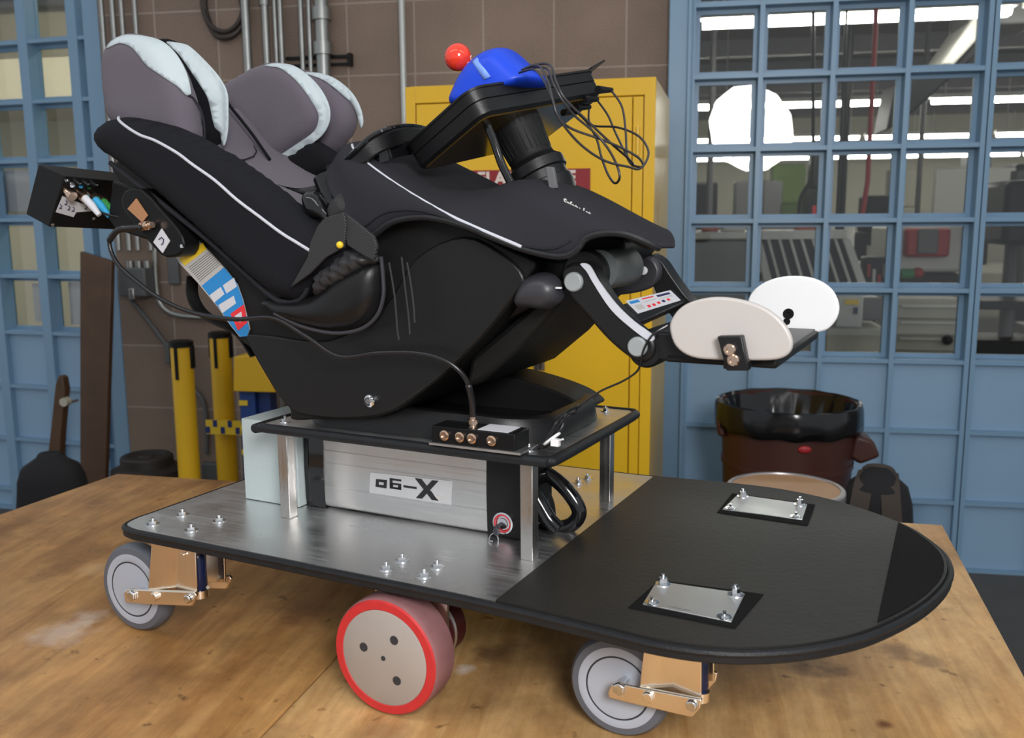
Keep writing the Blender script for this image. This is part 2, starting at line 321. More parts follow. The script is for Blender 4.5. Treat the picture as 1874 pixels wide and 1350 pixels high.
def dist_poly(p, P):
    best = 1e9
    for i in range(len(P)):
        ax, ay = P[i]; bx, by = P[(i+1) % len(P)]; dx, dy = bx-ax, by-ay; L2 = dx*dx+dy*dy
        t = 0 if L2 == 0 else max(0, min(1, ((p[0]-ax)*dx+(p[1]-ay)*dy)/L2))
        d = (p[0]-ax-t*dx)**2 + (p[1]-ay-t*dy)**2
        if d < best: best = d
    return sqrt(best)
def inside(p, P):
    c = False
    for i in range(len(P)):
        x1, y1 = P[i]; x2, y2 = P[i-1]
        if (y1 > p[1]) != (y2 > p[1]) and p[0] < (x2-x1)*(p[1]-y1)/(y2-y1)+x1: c = not c
    return c
def trigrid(P, s):
    xs = [p[0] for p in P]; ys = [p[1] for p in P]; pts = []
    y = min(ys)+s/2; row = 0
    while y < max(ys):
        x = min(xs) + (s/2 if row % 2 else 0)
        while x < max(xs):
            if inside((x, y), P) and dist_poly((x, y), P) > s*.35: pts.append((x, y))
            x += s
        y += s*.866; row += 1
    n = len(P); V = [Vector(p) for p in P] + [Vector(p) for p in pts]
    r = delaunay_2d_cdt(V, [(i, (i+1) % n) for i in range(n)], [], 1, 1e-6)
    vs, fs = [tuple(v) for v in r[0]], [tuple(f) for f in r[2]]
    return vs, fs
def pillow(out, vc, T, Rr, s=.012, pw=.5, vfun=None, n=4, smooth=True):
    """stuffed cushion of a given outline in the u-w plane; returns the mesh and its near surface"""
    P = sm(out, n) if smooth else out
    vs, fs = trigrid(P, s)
    def h(x, y):
        d = dist_poly((x, y), P) if inside((x, y), P) else 0.0
        t = min(1, d/Rr); return T/2*(1-(1-t)**2)**pw
    base = vfun or (lambda x, y: vc)
    front = []; m = MB(); k = len(vs)
    hs = [h(x, y) if dist_poly((x, y), P) > 1e-5 else 0.0 for x, y in vs]
    A = [(x, base(x, y)-hs[i], y) for i, (x, y) in enumerate(vs)]
    B = [(x, base(x, y)+hs[i], y) for i, (x, y) in enumerate(vs)]
    fl = []
    for f in fs:
        fl.append(tuple(f)); fl.append(tuple((i+k) if hs[i] > 0 else i for i in reversed(f)))
    m.add(A+B, fl)
    return m, (lambda x, y: base(x, y)-h(x, y))
def patch(out, f, off=.0015, s=.01, th=.002, n=4, smooth=True):
    P = sm(out, n) if smooth else out
    vs, fs = trigrid(P, s); k = len(vs); m = MB()
    A = [(x, f(x, y)-off, y) for x, y in vs]; B = [(x, f(x, y)-off+th, y) for x, y in vs]
    fl = [tuple(q) for q in fs] + [tuple(i+k for i in reversed(q)) for q in fs]
    cnt = {}
    for q in fs:
        for i in range(len(q)):
            e = (q[i], q[(i+1) % len(q)]); cnt[e] = 1
    for (a, b) in list(cnt):
        if (b, a) not in cnt: fl.append((b, a, a+k, b+k))
    m.add(A+B, fl); return m
def on(path, f, off=0.0): return [(x, f(x, y)-off, y) for x, y in path]

BASE = {}
def thing(name, label, cat, base=(0, 0, 0), fr=ROOM, group=None):
    o = bpy.data.objects.new(name, None); C.objects.link(o); o.empty_display_size = .05
    o.location = fr.world(base); o.rotation_euler = (0, 0, fr.rot); o['label'] = label; o['category'] = cat
    if group: o['group'] = group
    BASE[o] = (Vector(base), fr); return o
def mesh_of(name, mb, b, m, bevel, seg, sub, smooth, solid):
    me = bpy.data.meshes.new(name); me.from_pydata([tuple(Vector(p)-b) for p in mb.v], [], mb.f)
    bm = bmesh.new(); bm.from_mesh(me); bmesh.ops.remove_doubles(bm, verts=bm.verts, dist=1e-6)
    loose = [x for x in bm.verts if not x.link_faces]; bmesh.ops.delete(bm, geom=loose, context='VERTS')
    bmesh.ops.recalc_face_normals(bm, faces=bm.faces); bm.to_mesh(me); bm.free()
    me.materials.append(m)
    if smooth:
        for p in me.polygons: p.use_smooth = True
        if smooth != 'all': me.set_sharp_from_angle(angle=radians(38))
    return me
def obj(name, mb, m, parent=None, bevel=0, seg=2, sub=0, smooth=True, solid=0, label=None, base=(0, 0, 0), fr=ROOM):
    if parent is not None: b, f = BASE[parent]
    else: b, f = Vector(base), fr
    me = mesh_of(name, mb, b, m, bevel, seg, sub, smooth, solid)
    o = bpy.data.objects.new(name, me); C.objects.link(o)
    if parent is not None: o.parent = parent
    else: o.location = f.world(b); o.rotation_euler = (0, 0, f.rot)
    BASE[o] = (b, f)
    if solid: md = o.modifiers.new('solid', 'SOLIDIFY'); md.thickness = solid; md.offset = 0
    if bevel: md = o.modifiers.new('bevel', 'BEVEL'); md.width = bevel; md.segments = seg; md.limit_method = 'ANGLE'; md.angle_limit = radians(35); md.harden_normals = False
    if sub: md = o.modifiers.new('sub', 'SUBSURF'); md.levels = sub; md.render_levels = sub
    if label: o['label'] = label
    return o
def tag(o, label, cat, group=None, kind=None):
    o['label'] = label; o['category'] = cat
    if group: o['group'] = group
    if kind: o['kind'] = kind
    return o
def struct(name, mb, m, **k):
    o = obj(name, mb, m, **k); o['kind'] = 'structure'; o['label'] = k.get('label') or LAB.get(name, name); o['category'] = name.split('_')[0]; return o
LAB = {}
def copy_tree(o, parent=None):
    c = o.copy(); C.objects.link(c)
    if parent is not None: c.parent = parent
    if o in BASE: BASE[c] = BASE[o]
    for ch in [x for x in o.children]: 
        if x_ok(ch, c): copy_tree(ch, c)
    return c
def x_ok(ch, c): return ch is not c
def text_mesh(name, body, size, m, parent, origin, xdir, ydir, extrude=.0006, bold=.0, spacing=1.0, xs=1.0):
    cu = bpy.data.curves.new(name, 'FONT'); cu.body = body; cu.size = size; cu.extrude = extrude; cu.offset = bold; cu.space_character = spacing
    cu.align_x = 'CENTER'; cu.align_y = 'CENTER'; cu.resolution_u = 3
    t = bpy.data.objects.new('tmp', cu); C.objects.link(t); dg = bpy.context.evaluated_depsgraph_get()
    me = bpy.data.meshes.new_from_object(t.evaluated_get(dg)); bpy.data.objects.remove(t)
    X, Y = Vector(xdir).normalized(), Vector(ydir).normalized(); Z = X.cross(Y)
    b, f = BASE[parent]; O = Vector(origin) - b
    for v in me.vertices: v.co = O + X*v.co.x*xs + Y*v.co.y + Z*v.co.z
    me.materials.clear(); me.materials.append(m)
    o = bpy.data.objects.new(name, me); C.objects.link(o); o.parent = parent; BASE[o] = BASE[parent]; return o

# ================================================================== THE ROOM
LAB.update(floor='dark grey concrete floor', wall_back='brown concrete block wall behind the workbench', floor_workshop='grey floor of the workshop beyond the glass')
WY_ = 3.95
m = MB(); m.box((-6, -4, -.1), (6, 4.6, 0)); struct('floor', m, floor_m)
# block wall between the two blue partitions
m = MB(); m.box((-2.555, WY_, 0), (-.02, WY_+.2, 3.9)); o = struct('wall_back', m, cmu, base=(-1.3988, WY_, 2.0576))

# ---- blue partition on the right (window_1): grid of mullions, glass above, solid panels below
MXE = [.0491, .3129, .5852, .8609, 1.1455]
MZ = [-.0065+.01, .2922, .5864, .8715, 1.1569, 1.4337, 1.717, 2.0, 2.2724, 2.56, 2.85, 3.15, 3.45]
def partition(name, xs, zs, zpane, y, fr=ROOM, frame_l=.0, frame_r=.0, hw=.009, base=None, depth=.085, label='', pm=None):
    base = base or (xs[0], y, 0)
    m = MB()
    back = y+depth
    for x in xs: 
        m.box((x-hw, y, zs[0]), (x+hw, back, zs[-1]))
        m.box((x-.028, back-.02, zs[0]), (x+.028, back, zs[-1]))
    for z in zs:
        m.box((xs[0], y+.003, z-.0085), (xs[-1], back, z+.0085)); m.box((xs[0], back-.019, z-.026), (xs[-1], back-.001, z+.026))
    fr_o = struct(name, m, bluepaint, base=base, fr=fr, label=label)
    # outer posts
    if frame_l:
        a, b_ = frame_l; q = MB(); q.box((a, y-.012, 0), (b_, back+.03, zs[-1])); q.box((b_-.022, y-.03, 0), (b_-.006, y-.012, zs[-1])); obj('side_post', q, bluepaint, fr_o, bevel=.004)
    if frame_r:
        a, b_ = frame_r; q = MB(); q.box((a, y-.012, 0), (b_, back+.03, zs[-1])); obj('side_post', q, bluepaint, fr_o, bevel=.004)
    q = MB()
    for i in range(len(xs)-1):
        for j in range(len(zs)-1):
            if zs[j+1] <= zpane+.01: q.box((xs[i], back-.055, zs[j]), (xs[i+1], back-.04, zs[j+1]))
    obj('solid_panels', q, bluepanel, fr_o)
    q = MB(); q.add([(xs[0], back-.01, zpane), (xs[-1], back-.01, zpane), (xs[-1], back-.01, zs[-1]), (xs[0], back-.01, zs[-1])], [(0, 1, 2, 3)])
    obj('glass_panes', q, glass, fr_o, smooth=False)
    return fr_o
partition('window_1', MXE, MZ, .8715, 3.90, frame_l=(-.0455, .0491), label='blue square-grid partition with glass panes above solid panels behind the bin')
partition('window_2', [1.168, 1.4545, 1.741, 2.03, 2.32], MZ, .8715, 3.90, label='blue square-grid partition at the right edge beyond the dark joint', frame_r=(2.32, 2.42))
m = MB(); m.box((1.152, 3.93, 0), (1.160, 3.98, 3.45)); struct('trim_1', m, machine_k, label='dark joint between the two blue partitions')
# ---- blue partition on the left, set at an angle
LA = radians(-7.0); LF = Fr(LA, 0)

MZL = [.01, .11, .375, .645, .915, 1.19, 1.459, 1.733, 2.002, 2.27, 2.54, 2.81, 3.1, 3.4]
partition('window_3', [-4.59, -4.305, -4.02, -3.745, -3.46, -3.178, -3.08], MZL, .915, 3.62, fr=LF, hw=.026, frame_r=(-3.105, -3.02), label='blue square-grid partition on the left with cream room behind its glass')

# ---- the workshop beyond
m = MB(); m.box((-9, 4.0, -.12), (16, 30, -.02)); struct('floor_workshop', m, wfloor_m)
m = MB(); m.box((-1.9, 4.2, 4.3), (16, 30, 4.4)); struct('ceiling_workshop', m, ceil_m, label='dark workshop ceiling above the fluorescent rows')
for k in range(9):
    y = 6.5+k*2.4; m = MB(); m.box((-1.8, y, 4.02), (15.5, y+.12, 4.28)); o = obj('ceiling_beam', m, machine_g); tag(o, 'dark steel beam under the workshop ceiling', 'beam', 'workshop ceiling beams', 'structure')
m = MB(); m.box((-2, 29, 0), (16, 29.2, 4.4)); struct('wall_workshop_far', m, beige_w, label='beige far wall of the workshop')
m = MB(); m.box((-1.95, 4.2, 0), (-1.85, 29, 4.4)); struct('wall_workshop_left', m, green_w, label='green and yellow side wall of the workshop')
m = MB(); m.box((15.6, 4.2, 0), (15.7, 29, 4.4)); struct('wall_workshop_right', m, beige_w, label='beige side wall of the workshop')
m = MB(); m.box((-9, 7.2, 0), (-1.95, 7.35, 3.6)); struct('wall_cream', m, cream_w, label='cream wall seen through the left partition')
m = MB(); m.box((-9, 6.3, 2.28), (-2.0, 7.2, 2.62)); m.box((-9, 6.95, 1.6), (-2.0, 7.2, 1.72)); struct('trim_3', m, cream_w, label='cream bulkhead on the wall seen through the left partition')
m = MB(); m.box((-9, 4.7, 3.25), (-2.0, 7.2, 3.3)); struct('ceiling_left', m, ceil_m, label='dark ceiling seen through the left partition')
for k in range(7):
    m = MB(); m.box((-8.9, 4.8+k*.33, 3.10), (-2.05, 4.86+k*.33, 3.24)); tag(obj('ceiling_slat', m, machine_g), 'dark slat under the ceiling behind the left partition', 'beam', 'ceiling slats behind the left partition', 'structure')

def light_fix(name, label, x, y, z, L=2.35, group=None, gm=glow, hh=.085):
    t = thing(name, label, 'light', (x, y, z), ROOM, group)
    m = MB(); m.box((x, y-.07, z), (x+L, y+.07, z+.06)); m.cyl((x+.2, y, z+.06), (x+.2, y, 4.3), .008, seg=8); m.cyl((x+L-.2, y, z+.06), (x+L-.2, y, 4.3), .008, seg=8); obj('housing', m, machine_w, t)
    m = MB(); m.cyl((x+.04, y-.03, z-.03), (x+L-.04, y-.03, z-.03), hh*.55, seg=10); m.cyl((x+.04, y+.035, z-.03), (x+L-.04, y+.035, z-.03), hh*.55, seg=10); obj('tube', m, gm, t)
    return t
f0 = None
rows = [(7.9, 3.0, 3, 0.1323), (13.8, 3.01, 6, -1.5), (19.9, 3.02, 6, -1.2), (26.5, 3.03, 6, -.9)]
words = ['nearest', 'second nearest', 'third', 'farthest']; ords = ['leftmost', 'second from left', 'third from left', 'fourth from left', 'fifth from left', 'sixth from left']
for ri, (y, z, n, xs) in enumerate(rows):
    for k in range(n):
        x = xs + k*2.42
        lab = '%s strip light in the %s glowing row under the workshop ceiling' % (ords[k], words[ri])
        if f0 is None: f0 = light_fix('strip_light', lab, x, y, z, hh=.065, group='workshop lights, %s row' % words[ri])
        else:
            c = copy_tree(f0); c.location = (x, y, z); c['label'] = lab; c['group'] = 'workshop lights, %s row' % words[ri]

light_fix('strip_light', 'added strip light that brightens the cream room behind the left partition', -5.6, 5.2, 2.95, L=2.4)  # unseen lamp, added to brighten the cream room
light_fix('strip_light', 'second added strip light brightening the cream room, right of the other', -3.1, 5.0, 2.95, L=1.0)  # another added lamp, there only to light this room
# softbox behind the camera: it lights the bench and is mirrored in the glass
SB = Vector((0.635, -0.91, 2.231))
t = thing('softbox', 'white round softbox lamp behind the camera, mirrored in the glass panes', 'lamp', (SB.x, SB.y, 0))
dirv = (Vector((-.55, 1.30, 1.2)) - SB).normalized()
rr = .405; h = Vector((0, 0, 1)); X = dirv.cross(h).normalized(); Y = X.cross(dirv)
ring = [SB + (X*cos(2*pi*(k+.5)/12)+Y*sin(2*pi*(k+.5)/12))*rr for k in range(12)]
m = MB(); m.add(ring, [tuple(range(12))]); obj('diffuser', m, sb_glow, t, smooth=False)
back = [SB - dirv*.35 + (X*cos(2*pi*(k+.5)/12)+Y*sin(2*pi*(k+.5)/12))*.09 for k in range(12)]
r2 = [SB - dirv*.004 + (X*cos(2*pi*(k+.5)/12)+Y*sin(2*pi*(k+.5)/12))*(rr+.012) for k in range(12)]
m = MB(); m.loft([r2, back]); obj('shell', m, machine_k, t, smooth=False)
m = MB(); b_ = SB - dirv*.36; m.cyl(b_, b_-dirv*.14, .07); m.cyl((b_.x, b_.y, .5), (b_.x, b_.y, b_.z-.05), .015); m.cyl((b_.x, b_.y, b_.z-.12), (b_.x, b_.y, b_.z), .03)
for k in range(3): a = 2*pi*k/3+.4; m.tube([(b_.x, b_.y, .75), (b_.x+.5*cos(a), b_.y+.5*sin(a), .012)], .012)
obj('stand', m, machine_k, t)
# room strip lights over the bench
for k, (x, y, lab) in enumerate([(-2.6, .2, 'left'), (.4, .2, 'right')]):
    light_fix('strip_light', 'long fluorescent strip light high over the %s end of the workbench' % lab, x, y, 3.25, L=2.4, gm=glow_f, hh=.09)

# ================================================================== WORKSHOP MACHINES (seen through the glass)
def G(name, label, cat, base=(0, 0, 0), group=None): return thing(name, label, cat, base, ROOM, group)
def bx(a, b): m = MB(); m.box(a, b); return m
# big grey machine table and slatted guard
t = G('milling_machine', 'grey machine with slanted white slatted guard behind the glass', 'machine', (.6, 6.0, -.02))
q = [(0.0801, 1.3212), (0.5088, 0.5814)]
obj('body', bx((q[0][0], 5.9, -.02), (q[1][0], 6.9, q[0][1])), machine_g, t, bevel=.02)
q = [(0.0656, 1.3587), (0.9874, 1.316)]
obj('table_top', bx((q[0][0], 5.8, q[1][1]), (q[1][0], 6.9, q[0][1])), machine_w, t, bevel=.008)
g4 = [(0.4705, 1.318), (0.9693, 1.3228), (1.0739, 1.0508), (0.5492, 1.0415)]
m = MB(); m.prism(g4, 5.74, 5.76); obj('guard_panel', m, machine_k, t)
m = MB(); e_ = .022
def bar(a, b, w_=.02): m.prism([(a[0]-w_/2, a[1]), (a[0]+w_/2, a[1]), (b[0]+w_/2, b[1]), (b[0]-w_/2, b[1])], 5.68, 5.72)
for k in range(9):
    s_ = k/8; bar((g4[0][0]+(g4[1][0]-g4[0][0])*s_, g4[0][1]+(g4[1][1]-g4[0][1])*s_), (g4[3][0]+(g4[2][0]-g4[3][0])*s_, g4[3][1]+(g4[2][1]-g4[3][1])*s_), .045 if k in (0, 8) else .016)
m.prism([g4[0], g4[1], (g4[1][0], g4[1][1]+.05), (g4[0][0], g4[0][1]+.05)], 5.66, 5.73); m.prism([g4[3], g4[2], (g4[2][0], g4[2][1]-.04), (g4[3][0], g4[3][1]-.04)], 5.66, 5.73)
obj('guard_frame', m, machine_w, t)
q = [(0.5019, 0.9729), (0.8843, 0.5886)]
obj('lower_cabinet', bx((q[0][0], 5.8, -.02), (q[1][0], 6.8, q[0][1])), beige, t, bevel=.02)
top_z = [(0.0656, 1.3587), (0.9874, 1.316)][0][1]
for nm, lab, cat, x0, w_, h_, mm in [('storage_bin', 'small orange-red bin on the grey machine table behind the glass', 'box', 0.1584, .10, .05, mat('orange_red', (.40, .06, .02), .5)),
    ('paper_pad', 'pale box lying on the grey machine table behind the glass', 'paper', 0.2822, .14, .06, machine_w), ('tool_tray', 'orange tray on the white machine top above the slatted guard', 'tray', 0.7297, .16, .04, mat('orange_red', (.40, .06, .02), .5))]:
    o = obj(nm, bx((x0, 6.0, top_z+.001), (x0+w_, 6.2, top_z+h_)), mm, bevel=.01, base=(x0, 6.0, top_z)); tag(o, lab, cat)
# tool chest with red drawers between guard and lathe
t = G('tool_chest', 'dark chest full of red and black tools between the slatted guard and the lathe', 'chest', (2.0, 6.9, -.02))
q = [(1.3045, 1.1662), (1.5408, 0.4522)]
obj('body', bx((q[0][0], 6.9, -.02), (q[1][0], 7.05, q[0][1])), machine_k, t, bevel=.01)
for k in range(5):
    x = q[0][0]+.02+k*.036; z = q[0][1]-.05-.035*(k % 3); obj('tool', bx((x, 6.88, z-.09), (x+.022, 6.90, z)), [machine_r, machine_w, machine_r, beige, machine_r][k], t, bevel=.004)
# cream lathe with red control panel
q = [(1.5322, 1.3843), (2.0091, 1.0478), (1.5992, 1.3611), (1.8937, 1.1622), (1.6718, 1.3607), (1.8093, 1.1851)]
t = G('lathe', 'cream lathe with a red control panel and a black gap below', 'machine', (q[0][0]+.3, 7.4, -.02))
obj('headstock', bx((q[0][0], 7.1, q[1][1]), (q[1][0], 7.9, q[0][1])), machine_w, t, bevel=.03)
obj('control_panel', bx((q[2][0], 7.0, q[3][1]), (q[3][0], 7.1, q[2][1])), machine_r, t, bevel=.02)
obj('screen', bx((q[4][0], 6.98, q[5][1]), (q[5][0], 7.0, q[4][1])), machine_g, t, bevel=.01)
z0, z1 = 1.0413, 0.9317
obj('bed', bx((q[0][0], 7.15, z1), (q[1][0], 7.9, z0)), machine_k, t, bevel=.02)
obj('base', bx((q[0][0], 7.15, -.02), (q[1][0], 7.9, z1)), beige, t, bevel=.02)
m = MB(); hq = [(1.5884, 1.0387), (1.6727, 1.039), (1.7015, 1.0468)]; m.cyl((hq[0][0], 7.05, hq[0][1]), (hq[1][0], 7.05, hq[0][1]), .035); obj('green_handwheel', m, mat('machine_green', (.03, .22, .06), .5), t)
m = MB(); m.ball((hq[2][0], 7.05, hq[2][1]), .04); obj('knob', m, machine_r, t)
# beige drawer cabinet low on the right
q = [(1.3385, 0.9475), (1.7259, 0.5796)]
t = G('tool_cabinet', 'beige drawer cabinet with a round knob seen low through the glass', 'cabinet', (q[0][0]+.2, 6.2, -.02))
obj('body', bx((q[0][0], 6.05, -.02), (q[1][0], 6.6, q[0][1])), beige, t, bevel=.01); dh = .10
for k in range(3):
    z = q[0][1]-.12-k*dh; d = obj('drawer', bx((q[0][0]+.01, 6.02, z), (q[1][0]-.01, 6.05, z+dh-.012)), beige, t, bevel=.006)
    obj('pull_strip', bx((q[0][0]+.03, 6.0, z+dh-.03), (q[1][0]-.03, 6.02, z+dh-.018)), machine_w, d)
obj('door', bx((q[0][0]+.01, 6.02, .03), (q[1][0]-.01, 6.05, q[0][1]-.14-2*dh)), beige, t, bevel=.006)
m = MB(); kq_ = (1.6407, 0.702); m.ball((kq_[0], 5.99, kq_[1]), .032); obj('knob', m, machine_k, t)
q = [(0.8541, 1.0325), (0.9913, 0.8577), (0.8944, 1.0094), (0.9654, 0.9837), (0.9411, 0.9688), (0.9623, 0.9338), (0.806, 0.8553), (1.1223, 0.6973), (0.9889, 1.0131), (1.1064, 0.8886)]
t = G('electrical_cabinet', 'pale electrical box with a yellow warning label above a beige cabinet', 'cabinet', (q[0][0], 5.2, -.02))
obj('body', bx((q[0][0], 5.2, q[1][1]), (q[1][0], 5.5, q[0][1])), machine_w, t, bevel=.01)
obj('warning_label', bx((q[2][0], 5.19, q[3][1]), (q[3][0], 5.2, q[2][1])), yel_s, t); obj('pictogram', bx((q[4][0], 5.19, q[5][1]), (q[5][0], 5.2, q[4][1])), ink, t)
obj('plinth', bx((q[6][0], 5.2, -.02), (q[7][0], 5.6, q[6][1])), beige, t, bevel=.01); obj('rear_box', bx((q[8][0], 5.3, q[9][1]), (q[9][0], 5.6, q[8][1])), machine_g, t, bevel=.01)
# drill presses on the right
for k, (x, y, s) in enumerate([(2.3314, 6.8, 1.0), (3.0102, 7.6, 1.05)]):
    t = G('drill_press', 'black drill press with column and table, %s' % ('nearer the glass at the right edge' if k == 0 else 'farther back at the right edge'), 'machine', (x, y, -.02))
    obj('base', bx((x-.3, y, -.02), (x+.35, y+.5, .08)), machine_k, t, bevel=.02)
    m = MB(); m.cyl((x, y+.3, .08), (x, y+.3, 1.75), .05); obj('column', m, machine_g, t)
    obj('head', bx((x-.18, y-.05, 1.25), (x+.2, y+.5, 1.68)), machine_k, t, bevel=.04)
    obj('table', bx((x-.3, y-.1, .82), (x+.3, y+.4, .88)), machine_k, t, bevel=.01)
    m = MB(); m.cyl((x, y+.05, .95), (x, y+.05, 1.25), .04, .06); obj('chuck', m, machine_g, t)
    obj('cabinet', bx((x-.3, y+.02, .08), (x+.34, y+.48, .60)), machine_g if k else machine_k, t, bevel=.01)
# clutter on benches farther back
t = G('work_table', 'long beige work table in the middle of the workshop', 'table', (3, 10, -.02))
obj('table_top', bx((-.9, 9.6, .9), (9.5, 10.6, .97)), beige, t); 
for x in (-.8, 2.5, 6, 9.3): obj('leg', bx((x, 9.7, -.02), (x+.1, 10.5, .9)), machine_g, t)
cl = [(-.7, .22, .28, machine_k, 'black'), (-.25, .3, .2, beige, 'pale'), (.35, .18, .34, machine_g, 'grey'), (.8, .35, .18, machine_k, 'flat black'), (1.5, .25, .4, machine_w, 'tall white'), (2.1, .3, .22, machine_r, 'red'), (2.6, .4, .42, machine_k, 'big black'), (3.4, .3, .3, beige, 'beige'), (4.0, .35, .5, machine_k, 'tall black'), (4.8, .3, .25, blue_s, 'blue'), (5.5, .5, .45, machine_g, 'wide grey')]
for x, w_, h_, mm, wd in cl:
    m = bx((x, 9.8, .97), (x+w_, 10.1, .97+h_)); m.box((x+.04, 9.86, .97+h_), (x+w_-.06, 10.05, .97+h_+.06))
    o = obj('equipment_case', m, mm, bevel=.015, base=(x, 9.8, .97)); tag(o, '%s equipment case standing on the long work table' % wd, 'case')
for k, (px_, y, w_, z1_, mm, lab) in enumerate([(0.1798, 14, .5, 1.95, machine_k, 'dark machine with an arm at the left edge of the far hall'), (0.7185, 15, 1.1, 2.0, machine_g, 'wide grey machine in the far hall behind the softbox reflection'),
        (1.4251, 16, .8, 2.3, green_w, 'green cabinet in the far hall'), (1.9688, 15, .35, 2.6, machine_k, 'tall dark column in the far hall'), (2.3769, 13, .5, 1.72, machine_k, 'dark monitor rack in the middle of the far hall'),
        (3.3031, 16, .7, 2.2, beige_w, 'beige cabinet beside the dark rack in the far hall'), (3.8163, 12, .9, 2.05, machine_k, 'big black machine at the right edge of the far hall'), (5.0152, 18, .6, 2.5, machine_g, 'tall grey press in the far hall')]):
    t = G('hall_machine', lab, 'machine', (px_, y, -.02))
    obj('body', bx((px_, y, -.02), (px_+w_, y+.7, z1_*.72)), mm, t, bevel=.03); obj('head', bx((px_+w_*.15, y+.1, z1_*.72), (px_+w_*.8, y+.6, z1_)), mm, t, bevel=.03)
    obj('panel', bx((px_+w_*.2, y-.03, z1_*.45), (px_+w_*.55, y, z1_*.62)), [machine_w, machine_g, beige, machine_r][k % 4], t, bevel=.01)
for k, (px_, y, mm, lab) in enumerate([(0.3023, 9.2, machine_g, 'thin grey pole at the left of the far hall'), (1.4841, 9, machine_k, 'thin dark pole left of the red air hose, farther back'), (2.8442, 12, machine_g, 'grey pole right of the red air hose')]):
    m = MB(); m.cyl((px_, y, -.02), (px_, y, 4.3), .03); o = obj('hall_pole', m, mm, base=(px_, y, -.02)); tag(o, lab, 'pole')
# wall boards, posts, ducts
t = obj('white_board', bx((2.9, 11.5, 1.35), (3.75, 11.6, 1.98)), machine_w, bevel=.01, base=(2.9, 11.5, 1.35)); tag(t, 'pale hanging board with a red bottom edge deep in the workshop', 'board')
for x in (3.3, 4.45): pass
o = obj('board_stand', bx((2.95, 11.52, -.02), (3.7, 11.6, 1.35)), beige, base=(3.2, 11.5, -.02)); tag(o, 'beige stand carrying the pale board', 'stand')
t = G('air_duct', 'big grey sheet-metal duct slanting under the workshop ceiling', 'duct', (2.5, 9, 2.6))
q = [(2.0797, 2.6558), (2.3405, 3.0663), (2.3853, 2.8893), (2.1758, 2.6441)]
m = MB(); m.prism(q, 8.3, 9.0); obj('elbow', m, machine_w, t, bevel=.02)
q2 = [(1.7642, 2.5427), (2.202, 2.6585), (2.4141, 2.9067), (2.4229, 2.779), (1.8664, 2.2548), (1.7085, 2.148)]
m = MB(); m.prism([q2[1], q2[2], q2[3], q2[4], q2[5], q2[0]], 8.4, 8.95); obj('underside', m, machine_k, t, bevel=.02)
m = MB(); m.box((q[1][0]-.05, 8.4, q[1][1]-.1), (q[1][0]+.5, 8.9, 4.3)); obj('riser', m, machine_g, t, bevel=.02)
m = MB(); m.tube([(x_, 6.5, z_) for x_, z_ in [(1.2043, 3.1944), (1.2225, 2.6026), (1.2218, 2.3), (1.2238, 1.6796), (1.2014, 1.4506)]], .016); o = obj('air_hose', m, machine_r, base=(1.35, 6.5, 4.2)); tag(o, 'red air hose hanging from the workshop ceiling', 'hose')
m = MB(); m.tube(sm([(x_, 7.5, z_) for x_, z_ in [(0.9493, 3.26), (1.007, 1.9236), (0.9917, 1.7206), (0.9326, 1.5984), (0.9219, 1.4665)]], 5, False), .014); o = obj('ceiling_cord', m, machine_k, base=(1, 7.5, 4.2)); tag(o, 'black cord with a bend hanging from the workshop ceiling', 'cord')
m = MB(); m.cyl((1.1698, 7.3, -.02), (1.1698, 7.3, 4.25), .010); o = obj('drop_pole', m, machine_k, base=(1.3, 7.3, 1.2)); tag(o, 'thin black drop pole left of the red air hose', 'pole')
# papers taped behind the left glass
for (a, b_, cc, lab) in [((-3.98, 1.50), (-3.52, 1.70), paper, 'white poster with red writing taped behind the left glass'), ((-3.62, .96), (-3.52, 1.15), paper, 'narrow paper with diagonal red stripes behind the left glass'), ((-3.40, .95), (-3.2, 1.16), paper, 'plain pale sheet behind the left glass near the leaning board')]:
    m = MB(); m.box((a[0], 3.715, a[1]), (b_[0], 3.718, b_[1])); o = obj('poster', m, cc, base=(a[0], 3.8, a[1]), fr=LF); tag(o, lab, 'poster')

# ================================================================== AGAINST THE BACK WALL
CY = 3.90
def pipe(px, r, z0, z1, lab, grp=None, mm=conduit, couple=()):
    t = thing('conduit', lab, 'pipe', (px, CY, z0), ROOM, grp)
    m = MB(); m.cyl((px, CY, z0), (px, CY, z1), r, seg=16); obj('tube', m, mm, t)
    for z in couple: m = MB(); m.cyl((px, CY, z), (px, CY, z+.05), r*1.35, seg=16); obj('coupling', m, mm, t)
    return t
for i, (x, r) in enumerate([(-2.504, .011), (-2.452, .012), (-2.409, .011), (-2.345, .011)]):
    pipe(x, r, 1.32, 3.6, 'thin conduit, %s of the four rising from the grey junction box' % ['leftmost', 'second from left', 'third from left', 'rightmost'][i], 'junction box conduits')
for x, r, cp, lab in [(-1.832, .019, (), 'thick grey conduit beside the hanging cable coil'), (-1.744, .015, (2.35,), 'conduit with a high coupling right of the cable coil'), (-1.70, .009, (), 'thin dark conduit in the middle of the bundle'), (-1.675, .011, (), 'narrow conduit left of the wall bracket'),
                  (-1.583, .011, (), 'narrow conduit crossing the wall bracket'), (-1.547, .010, (), 'narrow bright conduit beside the thickest pipe'), (-1.490, .030, (2.28, 2.14), 'thickest pipe of the bundle with two couplings')]:
    pipe(x, r, 0.0, 3.6, lab, None, conduit, cp)
pipe(-1.141, .013, 1.0, 3.6, 'single pale conduit left of the yellow cabinet', None, mat('pale_conduit', (.50, .52, .50), .4, .3))
t = thing('wall_bracket', 'dark slotted strut bracket across the pipe bundle', 'bracket', (-1.66, 3.93, 2.1))
